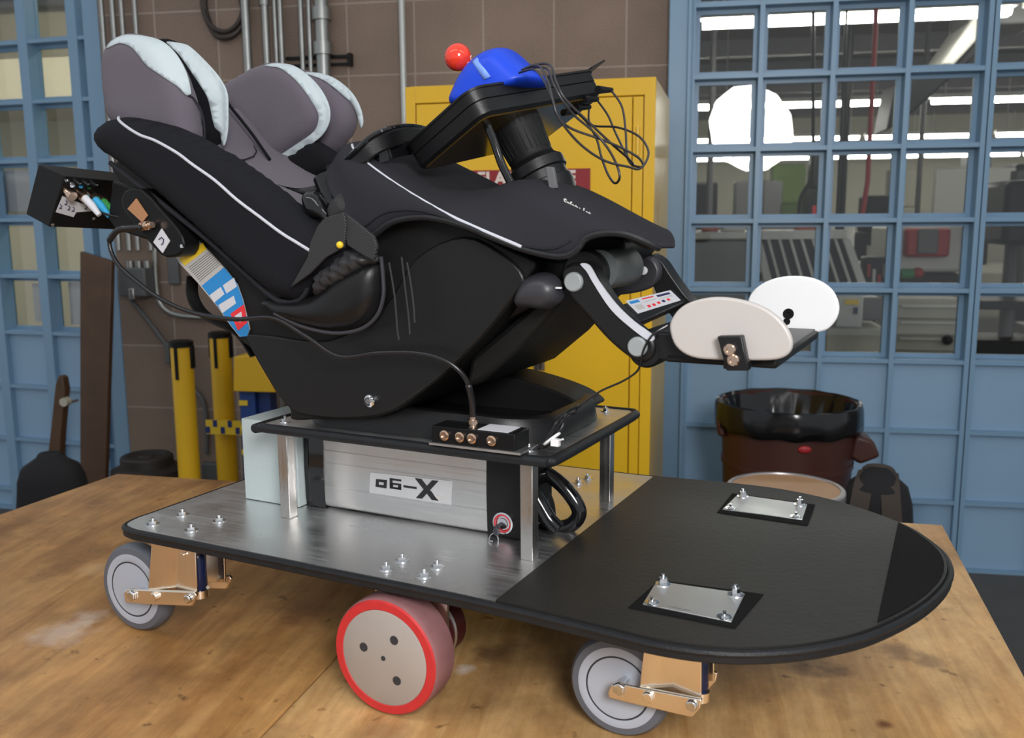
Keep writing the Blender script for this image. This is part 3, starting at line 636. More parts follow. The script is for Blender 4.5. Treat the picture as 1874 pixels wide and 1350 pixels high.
m = MB(); m.box((-1.67, 3.925, 2.130), (-1.38, 3.95, 2.142)); m.box((-1.67, 3.925, 2.10), (-1.38, 3.95, 2.11)); obj('rails', m, machine_k, t)
m = MB(); m.box((-1.39, 3.915, 2.095), (-1.375, 3.95, 2.147)); obj('end_cap', m, machine_k, t)
m = MB(); cc_ = (-1.9412, 2.3543); m.tube([(cc_[0]+.088*cos(a), 3.925-.01*sin(3*a), cc_[1]+.125*sin(a)) for a in [2*pi*k/40 for k in range(40)]], .013, closed=True)
m.tube([(cc_[0]+.094*cos(a), 3.915, cc_[1]+.02+.12*sin(a)) for a in [2*pi*k/40 for k in range(40)]], .010, closed=True)
o = obj('cable_coil', m, mat('brown_black_cable', (.03, .022, .018), .5), base=(cc_[0], 3.92, cc_[1])); tag(o, 'coil of dark brown cable hanging on the block wall', 'cable')
# junction box
jb = [(-2.4835, 1.2413), (-2.3502, 1.1134)]
t = thing('junction_box', 'grey junction box at the foot of the four thin conduits', 'box', (jb[0][0], 3.95, jb[1][1]))
m = MB(); m.box((jb[0][0], 3.84, jb[1][1]), (jb[1][0], 3.95, jb[0][1])); obj('body', m, greybox, t, bevel=.006)
m = MB(); m.box(((jb[0][0]+jb[1][0])/2-.012, 3.83, 1.10), ((jb[0][0]+jb[1][0])/2+.012, 3.842, 1.15)); obj('switch_lever', m, alu, t, bevel=.003)
for k in range(3): m = MB(); x = jb[0][0]+.03+k*.042; m.cyl((x, 3.9, jb[0][1]), (x, 3.9, jb[0][1]+.03), .016); obj('fitting', m, conduit, t)
pts = [(-2.3377, 1.3622), (-2.3433, 1.2136), (-2.338, 1.101), (-2.3013, 1.0435), (-2.2214, 1.0192), (-2.0469, 1.0111)]
m = MB(); m.tube([(x, 3.92, z) for x, z in sm([(p[0], p[1]) for p in [(pts[0][0], 2.0)]+pts+[(pts[-1][0]+.05, pts[-1][1])]], 5, False)], .012); o = obj('bent_conduit', m, conduit, base=(pts[0][0], 3.92, .9)); tag(o, 'bent grey conduit turning right below the junction box', 'pipe')
q = [(-2.2895, 1.3248), (-2.236, 1.1635)]
o = obj('wall_plate', bx((q[0][0], 3.93, q[1][1]), (q[1][0], 3.95, q[0][1])), greybox, bevel=.003, base=(q[0][0], 3.94, q[1][1])); tag(o, 'narrow grey cover plate on the block wall right of the bent conduit', 'plate')
pts = [(-2.4872, 1.099), (-2.3313, 0.8974), (-2.221, 0.707), (-2.1528, 0.6182), (-2.1455, 0.4752), (-2.1522, 0.3699)]
m = MB(); m.tube([(x, 3.93, z) for x, z in sm(pts, 4, False)], .010); o = obj('wall_cable', m, greybox, base=(pts[0][0], 3.93, pts[0][1])); tag(o, 'grey cable running down the block wall behind the yellow posts', 'cable')
q = [(-2.1664, 0.3297), (-2.0805, 0.2093)]
o = obj('wall_socket', bx((q[0][0], 3.9, q[1][1]), (q[1][0], 3.95, q[0][1])), greybox, bevel=.004, base=(q[0][0], 3.94, q[1][1])); tag(o, 'grey wall socket box low between the yellow posts', 'socket')
q = [(-2.3141, 0.894), (-2.2607, 0.8008)]
o = obj('cable_clip_box', bx((q[0][0], 3.9, q[1][1]), (q[1][0], 3.95, q[0][1])), greybox, bevel=.004, base=(q[0][0], 3.94, q[1][1])); tag(o, 'small grey box on the wall just left of the left yellow post', 'box')

# ---- yellow flammables cabinet
YF = Fr(radians(-3.8), 0)
def yl(x, y): c, n = cos(YF.rot), sin(YF.rot); return (x*c+y*n, -x*n+y*c)
fr_ = yl(-.069, 3.12); fx1, fy = fr_; fx1 -= .006; fx0 = yl(-.925, 3.12+.057)[0]; zt = 1.895; dp = .60
t = thing('safety_cabinet', 'tall yellow flammables cabinet with a dark red sign', 'cabinet', (fx0, fy, 0), YF)
m = MB(); m.box((fx0, fy+.02, .04), (fx1, fy+dp, zt)); obj('body', m, yellow, t, bevel=.006)
m = MB(); m.box((fx0+.02, fy+.05, 0), (fx1-.02, fy+dp-.02, .04)); obj('plinth', m, machine_k, t)
m = MB(); m.box((fx0, fy, .04), (fx0+.035, fy+.02, zt)); m.box((fx1-.035, fy, .04), (fx1, fy+.02, zt)); m.box((fx0+.035, fy, zt-.055), (fx1-.035, fy+.02, zt)); m.box((fx0+.035, fy, .04), (fx1-.035, fy+.02, .09)); obj('face_frame', m, yellow, t, bevel=.002)
m = MB(); m.box((fx0+.039, fy-.002, .094), (fx1-.075, fy+.018, zt-.059)); d = obj('door', m, yellow, t, bevel=.003)
m = MB(); m.box((fx1-.072, fy-.001, .094), (fx1-.039, fy+.018, zt-.059)); obj('door_stile', m, yellow, t, bevel=.003)
for k, z in enumerate((.35, 1.0, 1.65)):
    m = MB(); m.cyl((fx1-.055, fy-.006, z), (fx1-.055, fy-.006, z+.09), .006, seg=10); obj('hinge', m, yellow, t)
hx = (fx0 + fx1)/2 + .045
m = MB(); m.box((hx-.018, fy-.012, .93), (hx+.018, fy-.002, 1.06)); h_ = obj('handle', m, steel, d, bevel=.004)
m = MB(); m.tube([(hx, fy-.012, 1.045), (hx, fy-.045, 1.03), (hx-.004, fy-.05, .97), (hx-.006, fy-.045, .93)], .007); obj('handle_grip', m, dgrey_p, d)
sx0, sx1, sz1 = fx0+.205, fx0+.642, zt-.283
m = MB(); m.box((sx0, fy-.004, sz1-.16), (sx1, fy-.002, sz1)); obj('warning_sign', m, red_sign, d)
text_mesh('sign_text', 'FLAMMABLE', .060, cream_t, d, ((sx0+sx1)/2, fy-.005, sz1-.030), (1, 0, 0), (0, 0, 1), bold=.0022, spacing=1.06)
text_mesh('sign_text', 'LIQUIDS', .060, cream_t, d, ((sx0+sx1)/2, fy-.005, sz1-.088), (1, 0, 0), (0, 0, 1), bold=.0022, spacing=1.06)

# ---- brown bin with black bag
bc = [[(1.0031, 8.3916)]]
BXc, BYc = 0.4032, 3.35; zr = 0.8024; br_ = .236
t = thing('trash_bin', 'brown round trash bin lined with a black bag in front of the blue partition', 'bin', (BXc, BYc, 0))
m = MB(); m.lathe((BXc, BYc, 0), (0, 0, 1), [(0, .19), (.02, .195), (.25, .207), (.252, .212), (.27, .212), (.272, .208), (zr-.22, .222), (zr-.218, .228), (zr-.2, .228), (zr-.198, .224), (zr-.06, .230), (zr-.06, .243), (zr, .245), (zr, .230), (zr-.3, .22)], 56); obj('body', m, brownbin, t)
rings = []
for (dz, r_, am) in [(-.085, .250, .004), (-.06, .252, .004), (-.012, .252, .003), (.004, .247, .003), (.006, .238, .004), (-.015, .225, .006), (-.07, .205, .012), (-.16, .17, .02), (-.2, .05, .01)]:
    rings.append([(BXc+(r_+am*.6*sin(7*a+dz*30)+am*.3*sin(19*a))*cos(a), BYc+(r_+am*.6*sin(7*a+dz*30)+am*.3*sin(19*a))*sin(a), zr+dz+am*.8*sin(13*a)*(1 if dz < -.05 else .3)) for a in [2*pi*k/96 for k in range(96)]])
m = MB(); m.loft(rings, caps=False); obj('bin_bag', m, baggy, t, solid=.002)
for sgn in (1,):
    m = MB(); hx_ = BXc+.225; m.prism([(hx_-.01, zr-.09), (hx_+.05, zr-.11), (hx_+.075, zr-.165), (hx_+.01, zr-.195), (hx_-.03, zr-.17)], BYc-.10, BYc+.03); obj('handle', m, brownbin, t, bevel=.012)
m = MB(); m.prism([(BXc-.25, zr-.07), (BXc-.225, zr-.03), (BXc-.215, zr-.12), (BXc-.245, zr-.115)], BYc-.08, BYc+.03); obj('handle', m, brownbin, t, bevel=.01)
m = MB(); m.ball((BXc+.03, BYc-.232, zr-.115), .022, 16, (1, .3, .6)); obj('maker_mark', m, machine_r, t)

# ---- stool
SX, SY, SZ, SR = 0.3282, 2.72, 0.6673, .168
t = thing('stool', 'round stool with a wooden seat and grey metal rim beside the trash bin', 'stool', (SX, SY, 0))
m = MB(); m.cyl((SX, SY, SZ-.02), (SX, SY, SZ), SR-.012, seg=56); obj('seat', m, stoolw, t, bevel=.003)
m = MB(); m.lathe((SX, SY, SZ-.03), (0, 0, 1), [(0, SR-.03), (0, SR-.004), (.006, SR), (.030, SR), (.034, SR-.004), (.034, SR-.014), (.028, SR-.016)], 64); obj('rim', m, stoolm, t)
for k in range(4):
    a = pi/4+k*pi/2; m = MB(); m.tube([(SX+(SR-.03)*cos(a), SY+(SR-.03)*sin(a), SZ-.03), (SX+(SR+.04)*cos(a), SY+(SR+.04)*sin(a), .006)], .012); obj('leg', m, stoolm, t)
m = MB(); m.tube([(SX+.185*cos(a), SY+.185*sin(a), .22) for a in [2*pi*k/40 for k in range(40)]], .007, closed=True); obj('foot_ring', m, stoolm, t)

# ---- backpacks
def backpack(label, cx, cy, wd, ht, dp, rot, patch_=None, straps=True):
    f = Fr(rot, 0); X_, Y_ = cx*cos(rot)+cy*sin(rot), -cx*sin(rot)+cy*cos(rot)
    t = thing('backpack', label, 'backpack', (X_, Y_, 0), f)
    rings = []
    for i in range(13):
        s = i/12; z = ht*s; k = (1-.30*s**2)*(1 if s < .85 else sqrt(max(.02, 1-((s-.85)/.15)**2*.9))); k *= (.82+.18*min(1, s*6))
        rings.append([(X_+wd/2*k*math.copysign(abs(cos(a))**.55, cos(a))*(1+.02*sin(5*a+s*9)), Y_+dp/2*k*math.copysign(abs(sin(a))**.6, sin(a))-.05*s, z) for a in [2*pi*j/40 for j in range(40)]])
    m = MB(); m.loft(rings); obj('body', m, bp_b, t, smooth='all')
    m, f_ = pillow([(X_-wd*.34, .05), (X_+wd*.34, .05), (X_+wd*.30, ht*.5), (X_-wd*.30, ht*.5)], Y_-dp/2-.01, .09, .05, .03); obj('front_pocket', m, bp_b, t, smooth='all')
    m = MB(); m.tube(sm([(X_-.05, Y_, ht*.93), (X_-.03, Y_-.02, ht*.99), (X_+.03, Y_-.02, ht*.99), (X_+.05, Y_, ht*.93)], 5, False), .011); obj('top_handle', m, bp_br if straps else bp_b, t)
    if straps:
        for s in (-1, 1):
            m = MB(); m.ribbon(sm([(X_+s*wd*.12, Y_-.03, ht*.97), (X_+s*wd*.16, Y_-dp*.55, ht*.90), (X_+s*wd*.26, Y_-dp*.66, ht*.55), (X_+s*wd*.38, Y_-dp*.55, .08)], 5, False), (1, 0, 0), .055, .012); obj('strap', m, bp_br, t)
    if patch_: m = MB(); m.box((X_-.03, Y_-dp/2-.062, ht*.3), (X_+.03, Y_-dp/2-.052, ht*.345)); obj('logo_patch', m, paper, t, bevel=.004)
    return t
backpack('black and brown backpack on the floor right of the trash bin', 0.6446, 3.0, .26, 0.6759, .2, radians(-14))
backpack('black backpack with a small white patch at the left end of the bench', -2.4001, 3.18, .30, .56, .2, radians(28), patch_=True, straps=False)

# ---- leaning boards
c0 = [(-2.6171, 3.6184)]
bt = [(-2.5796, 1.3201), (-2.4199, 1.2774)]; bb = [(-2.5964, 0.3562), (-2.4694, 0.3615)]
ex = lambda a, b, t: a+(b-a)*t
k_ = (bt[0][1]-0)/(bt[0][1]-bb[0][1])
m = MB(); yb = 3.72+(3.62-3.72)*k_; xa = bt[0][0]+(bb[0][0]-bt[0][0])*k_; xb = bt[1][0]+(bb[1][0]-bt[1][0])*k_
m.hexa([(xa, yb, 0), (xb, yb, 0), (xb, yb+.03, 0), (xa, yb+.03, 0), (bt[0][0], 3.72, bt[0][1]), (bt[1][0]-.01, 3.72, bt[1][1]), (bt[1][0]-.01, 3.75, bt[1][1]), (bt[0][0], 3.75, bt[0][1])])
o = obj('leaning_board', m, dark_wood, bevel=.004, base=(xa, yb, 0)); tag(o, 'tall dark brown board leaning against the left partition', 'board')
q = [(-1.393, 1.0, 0.9904)]
lb = [(-2.5618, 0.798), (-2.6247, 0.4615), (-2.6528, 0.2769)]
t = thing('longboard', 'dark longboard skateboard standing on end behind the left backpack', 'skateboard', (lb[2][0], 3.38, 0))
LB = [(-2.5113, 0.7886), (-2.4927, 0.8256), (-2.4761, 0.8169), (-2.4707, 0.7666), (-2.5052, 0.5851), (-2.5331, 0.3958), (-2.587, -0.0669), (-2.6553, -0.0712), (-2.585, 0.4411), (-2.5487, 0.607), (-2.5202, 0.7469)]
m = MB(); m.prism(LB, 3.39, 3.43); obj('deck', m, dark_wood, t, bevel=.004)
zz = [(-2.466, 0.7092), (-2.4811, 0.7088)]
m = MB(); m.cyl((zz[1][0]-.005, 3.40, zz[1][1]), (zz[0][0]+.004, 3.40, zz[0][1]), .010); m.cyl((zz[0][0], 3.37, zz[0][1]), (zz[0][0], 3.46, zz[0][1]), .006); obj('truck', m, steel, t)
for dz_ in (-.012,): m = MB(); m.cyl((zz[0][0]+.006, 3.36, zz[0][1]+.01), (zz[0][0]+.006, 3.39, zz[0][1]+.01), .018); obj('wheel', m, beige, t)
# ---- dark lidded bin at the left
lc = (-2.2663, 0.4493); LY = 3.62
t = thing('lidded_bin', 'dark brown round bin with a stacked lid below the left partition', 'bin', (lc[0], LY, 0)); z_ = lc[1]
m = MB(); m.lathe((lc[0], LY, 0), (0, 0, 1), [(0, .12), (z_-.12, .142), (z_-.12, .152), (z_-.07, .152), (z_-.065, .142)], 56); obj('body', m, binlid, t)
m = MB(); m.lathe((lc[0], LY, z_-.078), (0, 0, 1), [(0, .135), (.010, .140), (.022, .118), (.024, .112), (.060, .110), (.068, .102), (.070, .08), (.063, .07), (.062, .035), (.067, .03)], 56); obj('lid', m, binlid, t)

# ---- yellow belt posts
def post(label, x, y, ztop, r=.042):
    t = thing('barrier_post', label, 'post', (x, y, 0))
    m = MB(); m.lathe((x, y, 0), (0, 0, 1), [(0, .075), (.012, .075), (.02, .05)], 40); obj('base', m, machine_k, t)
    m = MB(); m.cyl((x, y, .02), (x, y, ztop-.02), r, seg=32); obj('tube', m, yel_post, t)
    m = MB(); m.lathe((x, y, ztop-.025), (0, 0, 1), [(0, r+.004), (.02, r+.004), (.025, r*.8)], 32); obj('cap', m, machine_k, t)
    for a in (-.2,): m = MB(); m.box((x-.007, y-r-.004, ztop-.15), (x+.006, y-r+.006, ztop-.02)); obj('belt_slot', m, machine_k, t)
    for s in (-1, 1): m = MB(); m.box((x+s*r-.006, y-.012, ztop-.11), (x+s*r+.008, y+.012, ztop-.02)); obj('belt_clip', m, machine_k, t, bevel=.003)
    return t
p1 = (-1.8857, 0.9935); p2 = (-1.8783, 0.9918)
post('left yellow belt barrier post against the block wall', p1[0], 3.30, p1[1]); post('right yellow belt barrier post against the block wall', p2[0], 3.6, p2[1], .044)
# checkered belt
q = [(-1.9124, 0.633), (-1.7413, 0.6521), (-1.916, 0.577), (-1.7445, 0.5967)]
t = thing('barrier_belt', 'yellow and blue checkered belt stretched in front of the right yellow post', 'belt', (q[0][0], 3.5, q[2][1]))
m = MB(); m.box((q[0][0], 3.5, q[2][1]-.004), (q[1][0]+.06, 3.503, q[0][1])); m.box((q[0][0]+.05, 3.503, q[2][1]+.01), (q[0][0]+.08, 3.558, q[0][1]-.01)); obj('belt', m, yel_s, t)
bl = mat('checker_blue', (.01, .03, .16), .5)
m = MB(); wq = (q[1][0]+.06-q[0][0])/7
for i in range(7): zq = (q[0][1]+q[2][1])/2; m.box((q[0][0]+i*wq, 3.498, zq if i % 2 else q[2][1]), (q[0][0]+(i+.55)*wq, 3.5, q[0][1] if i % 2 else zq)); 
obj('checker_squares', m, bl, t)
# yellow and blue column
q = [(-1.6958, 0.9268), (-1.5487, 0.7897), (-1.6973, 0.6568), (-1.5894, 0.6713)]
t = thing('checkered_stand', 'yellow and blue stand with a yellow box on top behind the seat', 'stand', (q[0][0]+.05, 3.4, 0))
m = MB(); m.prism([(q[0][0], q[1][1]), (q[0][0]+.01, q[0][1]), (q[0][0]+.10, q[0][1]+.01), (q[1][0]+.03, q[1][1])], 3.33, 3.47); obj('box', m, yel_post, t, bevel=.004)
m = MB(); m.box((q[0][0]+.012, 3.36, 0), (q[0][0]+.075, 3.44, q[1][1])); obj('column', m, mat('stand_blue', (.01, .05, .22), .5), t)
m = MB()
for k in range(3): m.box((q[0][0]+.010, 3.355, q[1][1]-.06-k*.10), (q[0][0]+.045, 3.36, q[1][1]-.04-k*.10))
obj('yellow_bands', m, yel_s, t)
m = MB(); m.box((q[0][0]+.078, 3.38, 0), (q[0][0]+.13, 3.44, q[1][1])); obj('column', m, mat('stand_blue2', (.008, .03, .14), .5), t)

# ================================================================== WORKBENCHES
def bench(name, label, poly, m_, legs):
    cx = sum(p[0] for p in poly)/len(poly); cy = sum(p[1] for p in poly)/len(poly)
    t = thing(name, label, 'workbench', (cx, cy, 0))
    m = MB(); m.prism(poly, TZ-.045, TZ, 'uv'); obj('bench_top', m, m_, t, bevel=.003)
    for x, y in legs: obj('leg', bx((x-.035, y-.035, 0), (x+.035, y+.035, TZ-.045)), greybox, t, bevel=.004)
    xs = sorted(set(round(l[0], 2) for l in legs)); ys = sorted(l[1] for l in legs)
    m = MB(); m.box((xs[0], ys[0]-.02, .18), (xs[-1], ys[0]+.02, .24)); m.box((xs[0], ys[-1]-.02, .18), (xs[-1], ys[-1]+.02, .24)); obj('rail', m, greybox, t)
    return t
bench('workbench', 'left worn maple workbench under the back half of the cart', [(-1.425, 2.137), (-.4215, 2.082), (-.5112, 1.02), (-.556, .45), (-1.95, .52), (-1.50, 1.73)], bench_a, [(-1.35, 1.95), (-.60, 1.95), (-1.55, .65), (-.68, .65)])
bench('workbench', 'right paler maple workbench with dark stains under the nose of the cart', [(-.4195, 2.082), (.571, 2.029), (.503, 1.35), (.415, .40), (-.556, .45), (-.5092, 1.02)], bench_b, [(-.33, 1.95), (.48, 1.93), (-.42, .60), (.33, .60)])

# ================================================================== THE CART
KG = dict(fr=DECK)
OUT = [(-1.178, 1.03), (-1.178, .995), (-1.167, .964), (-1.135, .952), (-1.09, .951), (-.96, .952), (-.78, .952), (-.6, .952), (-.52, .950), (-.45, .947), (-.36, .940), (-.295, .935), (-.237, .943), (-.184, .966), (-.132, 1.006), (-.082, 1.068), (-.035, 1.17), (-.010, 1.275), (-.014, 1.36), (-.042, 1.43), (-.085, 1.492), (-.17, 1.556), (-.265, 1.592), (-.36, 1.597), (-.51, 1.583), (-.72, 1.578), (-.95, 1.577), (-1.10, 1.576), (-1.14, 1.574), (-1.168, 1.56), (-1.178, 1.53), (-1.178, 1.48), (-1.178, 1.30), (-1.178, 1.12)]
OUTS = sm(OUT, 6)
def inset(P, d):
    r = []; n = len(P)
    ar = sum(P[i][0]*P[(i+1) % n][1]-P[(i+1) % n][0]*P[i][1] for i in range(n)); s = 1 if ar > 0 else -1
    for i in range(n):
        tx, ty = P[(i+1) % n][0]-P[i-1][0], P[(i+1) % n][1]-P[i-1][1]; L = sqrt(tx*tx+ty*ty) or 1
        r.append((P[i][0]-s*ty/L*d, P[i][1]+s*tx/L*d))
    return r
def clip(P, f):                              # keep f(p) >= 0
    r = []
    for i in range(len(P)):
        a, b = P[i-1], P[i]; fa, fb = f(a), f(b)
        if (fa >= 0) != (fb >= 0): t = fa/(fa-fb); r.append((a[0]+(b[0]-a[0])*t, a[1]+(b[1]-a[1])*t))
        if fb >= 0: r.append(b)
    return r
UB = -.508
DT = .185
cart = thing('motor_cart', 'long low wheeled cart with a shiny metal deck and rounded black nose', 'cart', (-.6, 1.265, 0), DECK)
IN = inset(OUTS, .007)
m = MB(); m.prism(inset(OUTS, .0), DT-.016, DT-.003, 'uv'); dk = obj('deck_core', m, rubber, cart, bevel=.002)
m = MB(); m.tube([(p[0], p[1], DT-.0045) for p in inset(OUTS, .003)], .0048, seg=8, closed=True); obj('edge_trim', m, rubber, cart)
m = MB(); m.prism(clip(IN, lambda p: UB-p[0]), DT-.003, DT, 'uv'); obj('deck_plate', m, alu_deck, cart)
m = MB(); m.prism(clip(IN, lambda p: p[0]-UB), DT-.003, DT+.002, 'uv'); fm = obj('front_mat', m, mat_rub, cart)
m = MB(); m.prism(clip(inset(OUTS, .011), lambda p: p[0]+.085+(p[1]-1.27)*.02), DT+.002, DT+.0034, 'uv'); obj('grip_strip', m, grit, cart)
# deck bolts
def bolt(x, y, z, par, r=.0058, h=.006):
    m = MB(); m.lathe((x, y, z), (0, 0, 1), [(0, r*1.75), (.0012, r*1.75), (.0013, r)], 20); m.cyl((x, y, z+.001), (x, y, z+h), r, seg=6); m.cyl((x, y, z+h-.0005), (x, y, z+h+.0045), r*.45, seg=12)
    return obj('bolt', m, steel, par)
for x, y in [(-1.1242, 0.9853), (-1.1178, 1.0393), (-1.0425, 1.042), (-1.0487, 0.9901), (-0.6911, 0.9882), (-0.6887, 1.0232), (-0.6324, 1.0231), (-0.6317, 0.9887), (-0.6775, 1.5121), (-0.6177, 1.4808), (-0.6135, 1.5141)]: bolt(x, y, DT, cart)
# caster plates let into the mat
for quad, big in [([(-0.3469, 1.0951), (-0.2364, 1.1037), (-0.2318, 1.015), (-0.34, 1.0188)], [(-0.3467, 1.1033), (-0.2161, 1.1154), (-0.2248, 1.0039), (-0.3533, 1.0053)]), ([(-0.3424, 1.5167), (-0.2286, 1.5108), (-0.2224, 1.4282), (-0.3456, 1.4265)], [(-0.3537, 1.5252), (-0.2172, 1.5195), (-0.2109, 1.408), (-0.3506, 1.4118)])]:
    m = MB(); m.prism(big, DT+.002, DT+.003, 'uv'); obj('plate_recess', m, grit, cart)
    m = MB(); m.prism(quad, DT+.003, DT+.0045, 'uv'); pl = obj('caster_plate', m, alu_deck, cart, bevel=.0004)
    c = [sum(q[0] for q in quad)/4, sum(q[1] for q in quad)/4]
    for k, q in enumerate(quad): x = q[0]+(c[0]-q[0])*.18; y = q[1]+(c[1]-q[1])*.2; bolt(x, y, DT+.0045, pl, .0056 if k in (0, 1) else .005, .009 if k in (0, 1) else .003)
# casters
def caster(uc, v0, r, brk, arm, bolts_, spring, sgn=1):
    """v0: near face of the wheel"""
    w_ = .030
    m = MB(); fd = [(brk[0][0]*.45+brk[1][0]*.55, brk[0][1]*.45+brk[1][1]*.55), (brk[3][0]*.5+brk[2][0]*.5, brk[3][1]*.5+brk[2][1]*.5)]
    brk = [(brk[0][0], DT-.017), (brk[1][0], DT-.017), (brk[2][0], brk[2][1]-.007), (brk[3][0], brk[3][1]-.007)]; fd[1] = (fd[1][0], fd[1][1]-.007); fd[0] = (fd[0][0], DT-.017)
    for q, a_, b_ in (((brk[0], fd[0], fd[1], brk[3]), v0-.020, v0-.011), ((fd[0], brk[1], brk[2], fd[1]), v0-.011, v0-.018)):
        m.add([(q[0][0], a_, q[0][1]), (q[1][0], b_, q[1][1]), (q[2][0], b_, q[2][1]), (q[3][0], a_, q[3][1]), (q[0][0], a_+.003, q[0][1]), (q[1][0], b_+.003, q[1][1]), (q[2][0], b_+.003, q[2][1]), (q[3][0], a_+.003, q[3][1])], [(0, 1, 2, 3), (7, 6, 5, 4), (0, 4, 5, 1), (1, 5, 6, 2), (2, 6, 7, 3), (3, 7, 4, 0)])
    m.prism(brk, v0+w_+.010, v0+w_+.014); m.cyl((fd[0][0]+.012, v0-.014, fd[0][1]-.012), (fd[0][0]+.012, v0-.019, fd[0][1]-.012), .004, seg=14)
    m.box((brk[0][0]-.03, v0-.02, DT-.020), (brk[1][0]+.03, v0+w_+.02, DT-.016))
    root = obj('caster', m, nickel, cart, bevel=.001)
    m = MB(); O = (uc, v0, r)
    m.lathe(O, (0, 1, 0), [(.003, r*.76), (.0, r*.80), (.001, r*.93), (.007, r*.995), (.012, r), (w_-.012, r), (w_-.007, r*.995), (w_-.001, r*.93), (w_, r*.80), (w_-.002, r*.76)], 72); obj('tyre', m, grey_t, root)
    m = MB(); m.lathe((uc, v0-.0012, r), (0, 1, 0), [(0, .008), (0, r*.60), (.0004, r*.605), (.0030, r*.612), (.0030, r*.630), (.0003, r*.637), (0, r*.645), (.0008, r*.80), (.004, r*.815), (w_, r*.80), (w_+.003, r*.5), (w_+.002, .01)], 72); obj('wheel', m, grey_w, root)
    m = MB(); m.tube([(uc+r*.62*cos(a), v0-.0006, r+r*.62*sin(a)) for a in [2*pi*k/64 for k in range(64)]], .0011, seg=6, closed=True); obj('wheel_groove', m, groove, root)
    for vv in (v0-.024, v0+w_+.018):
        m = MB(); m.prism(arm, vv, vv+.006); obj('link_arm', m, nickel, root, bevel=.0015)
    for k, (bu, bw) in enumerate(bolts_):
        m = MB(); rr = (.0092, .0075, .007)[k]; m.lathe((bu, v0-.024, bw), (0, -1, 0), [(0, rr), (.004, rr), (.006, rr*.8), (.0062, .001)], 6 if k == 0 else 24); obj('bolt', m, steel if k != 1 else nickel, root, bevel=.0008)
    m = MB(); m.cyl((bolts_[0][0], v0-.024, bolts_[0][1]), (bolts_[0][0], v0+w_+.02, bolts_[0][1]), .005); obj('axle', m, steel, root)
    (su, sw0, sw1), (sr) = spring[:3], spring[3]
    m = MB(); m.lathe((su, v0+.012, sw0), (0, 0, 1), [(0, sr*.7), (.006, sr), ((sw1-sw0)*.5, sr*.92), (sw1-sw0-.006, sr), (sw1-sw0, sr*.7)], 24); obj('spring_block', m, bluemet, root)
    m = MB(); m.cyl((su, v0+.012, sw0-.012), (su, v0+.012, sw0), sr*1.15); m.cyl((su-.01, v0+.012, sw0-.016), (su-.01, v0+.012, sw0-.004), sr*.5); obj('spring_cup', m, nickel, root)
    return root
lb_ = [(-1.1025, 0.1667), (-1.0148, 0.165), (-1.0177, 0.1028), (-1.1195, 0.0861)]
la_ = [(-1.1676, 0.0759), (-1.1584, 0.083), (-1.1258, 0.088), (-1.0172, 0.1042), (-1.0121, 0.0999), (-1.0236, 0.0806), (-1.1293, 0.0641), (-1.1656, 0.06)]
lk_ = [(-1.1473, 0.0759), (-1.0971, 0.0833), (-1.0272, 0.0928)]
ls_ = [(-1.042, 0.0882), (-1.0369, 0.1508)]
caster(-1.1756, .981, .0715, lb_, la_, lk_, (ls_[0][0], ls_[0][1]+.004, ls_[1][1], .0125))
rb_ = [(-0.3313, 0.1352), (-0.2655, 0.1423), (-0.2635, 0.0882), (-0.3402, 0.0842)]
ra_ = [(-0.3789, 0.0705), (-0.3748, 0.0831), (-0.3663, 0.0872), (-0.3486, 0.087), (-0.2614, 0.0901), (-0.2631, 0.0786), (-0.2726, 0.0644), (-0.3589, 0.0638), (-0.3774, 0.0643)]
rk_ = [(-0.3633, 0.0814), (-0.3263, 0.0789), (-0.2726, 0.0814)]
rs_ = [(-0.2678, 0.0779), (-0.2689, 0.1224)]
caster(-0.3749, 1.030, .0665, rb_, ra_, rk_, (rs_[0][0]-.004, rs_[0][1]+.004, rs_[1][1], .009))
# driven wheels
def drive(uc, v0, r, par, s=1):
    m = MB(); w_ = .05*s
    m.box((uc-.05, v0+w_+.006*s, DT-.10), (uc+.065, v0+w_+.011*s, DT-.016)); root = obj('drive_unit', m, nickel, par)
    m = MB(); m.lathe((uc, v0, r), (0, s, 0), [(.002, r*.80), (.0, r*.83), (.0, r*.955), (.004, r*.985)], 80); obj('tyre_side', m, red_t, root)
    m = MB(); m.lathe((uc, v0+.003*s, r), (0, s, 0), [(0, r*.98), (.003, r*.995), (.008, r), (.040, r), (.046, r*.985), (.047, r*.8)], 80); obj('tyre_tread', m, red_tr, root)
    m = MB(); m.lathe((uc, v0-.0004*s, r), (0, s, 0), [(0, .001), (0, r*.79), (.001, r*.815), (.01, r*.82)], 80); d = obj('wheel_disc', m, disc_m, root)
    for a in (.98, 2.87, -.88):
        m = MB(); x, z = uc+r*.40*cos(a), r+r*.40*sin(a)*1.08; m.cyl((x, v0-.0002*s, z), (x, v0-.0010*s, z), .0062); obj('bolt_hole', m, groove, d)
    m = MB(); m.cyl((uc, v0-.0002*s, r), (uc, v0-.0010*s, r), .0034); obj('axle_hole', m, groove, d)
    m = MB(); m.lathe((uc+.005, v0+w_+.012*s, r), (0, s, 0), [(0, .045), (.07, .045), (.075, .04), (.075, .02), (.10, .02)], 40); obj('motor', m, mat('dark_red_motor', (.06, .006, .008), .35), root)
    m = MB(); m.lathe((uc+.005, v0+w_+.050*s, r), (0, s, 0), [(0, .046), (.003, .0475), (.006, .046)], 40); obj('motor_band', m, alu, root)
    return root
drive(-0.6697, .945, .0805, cart)
drive(-0.6697, 1.575, .0805, cart, -1)
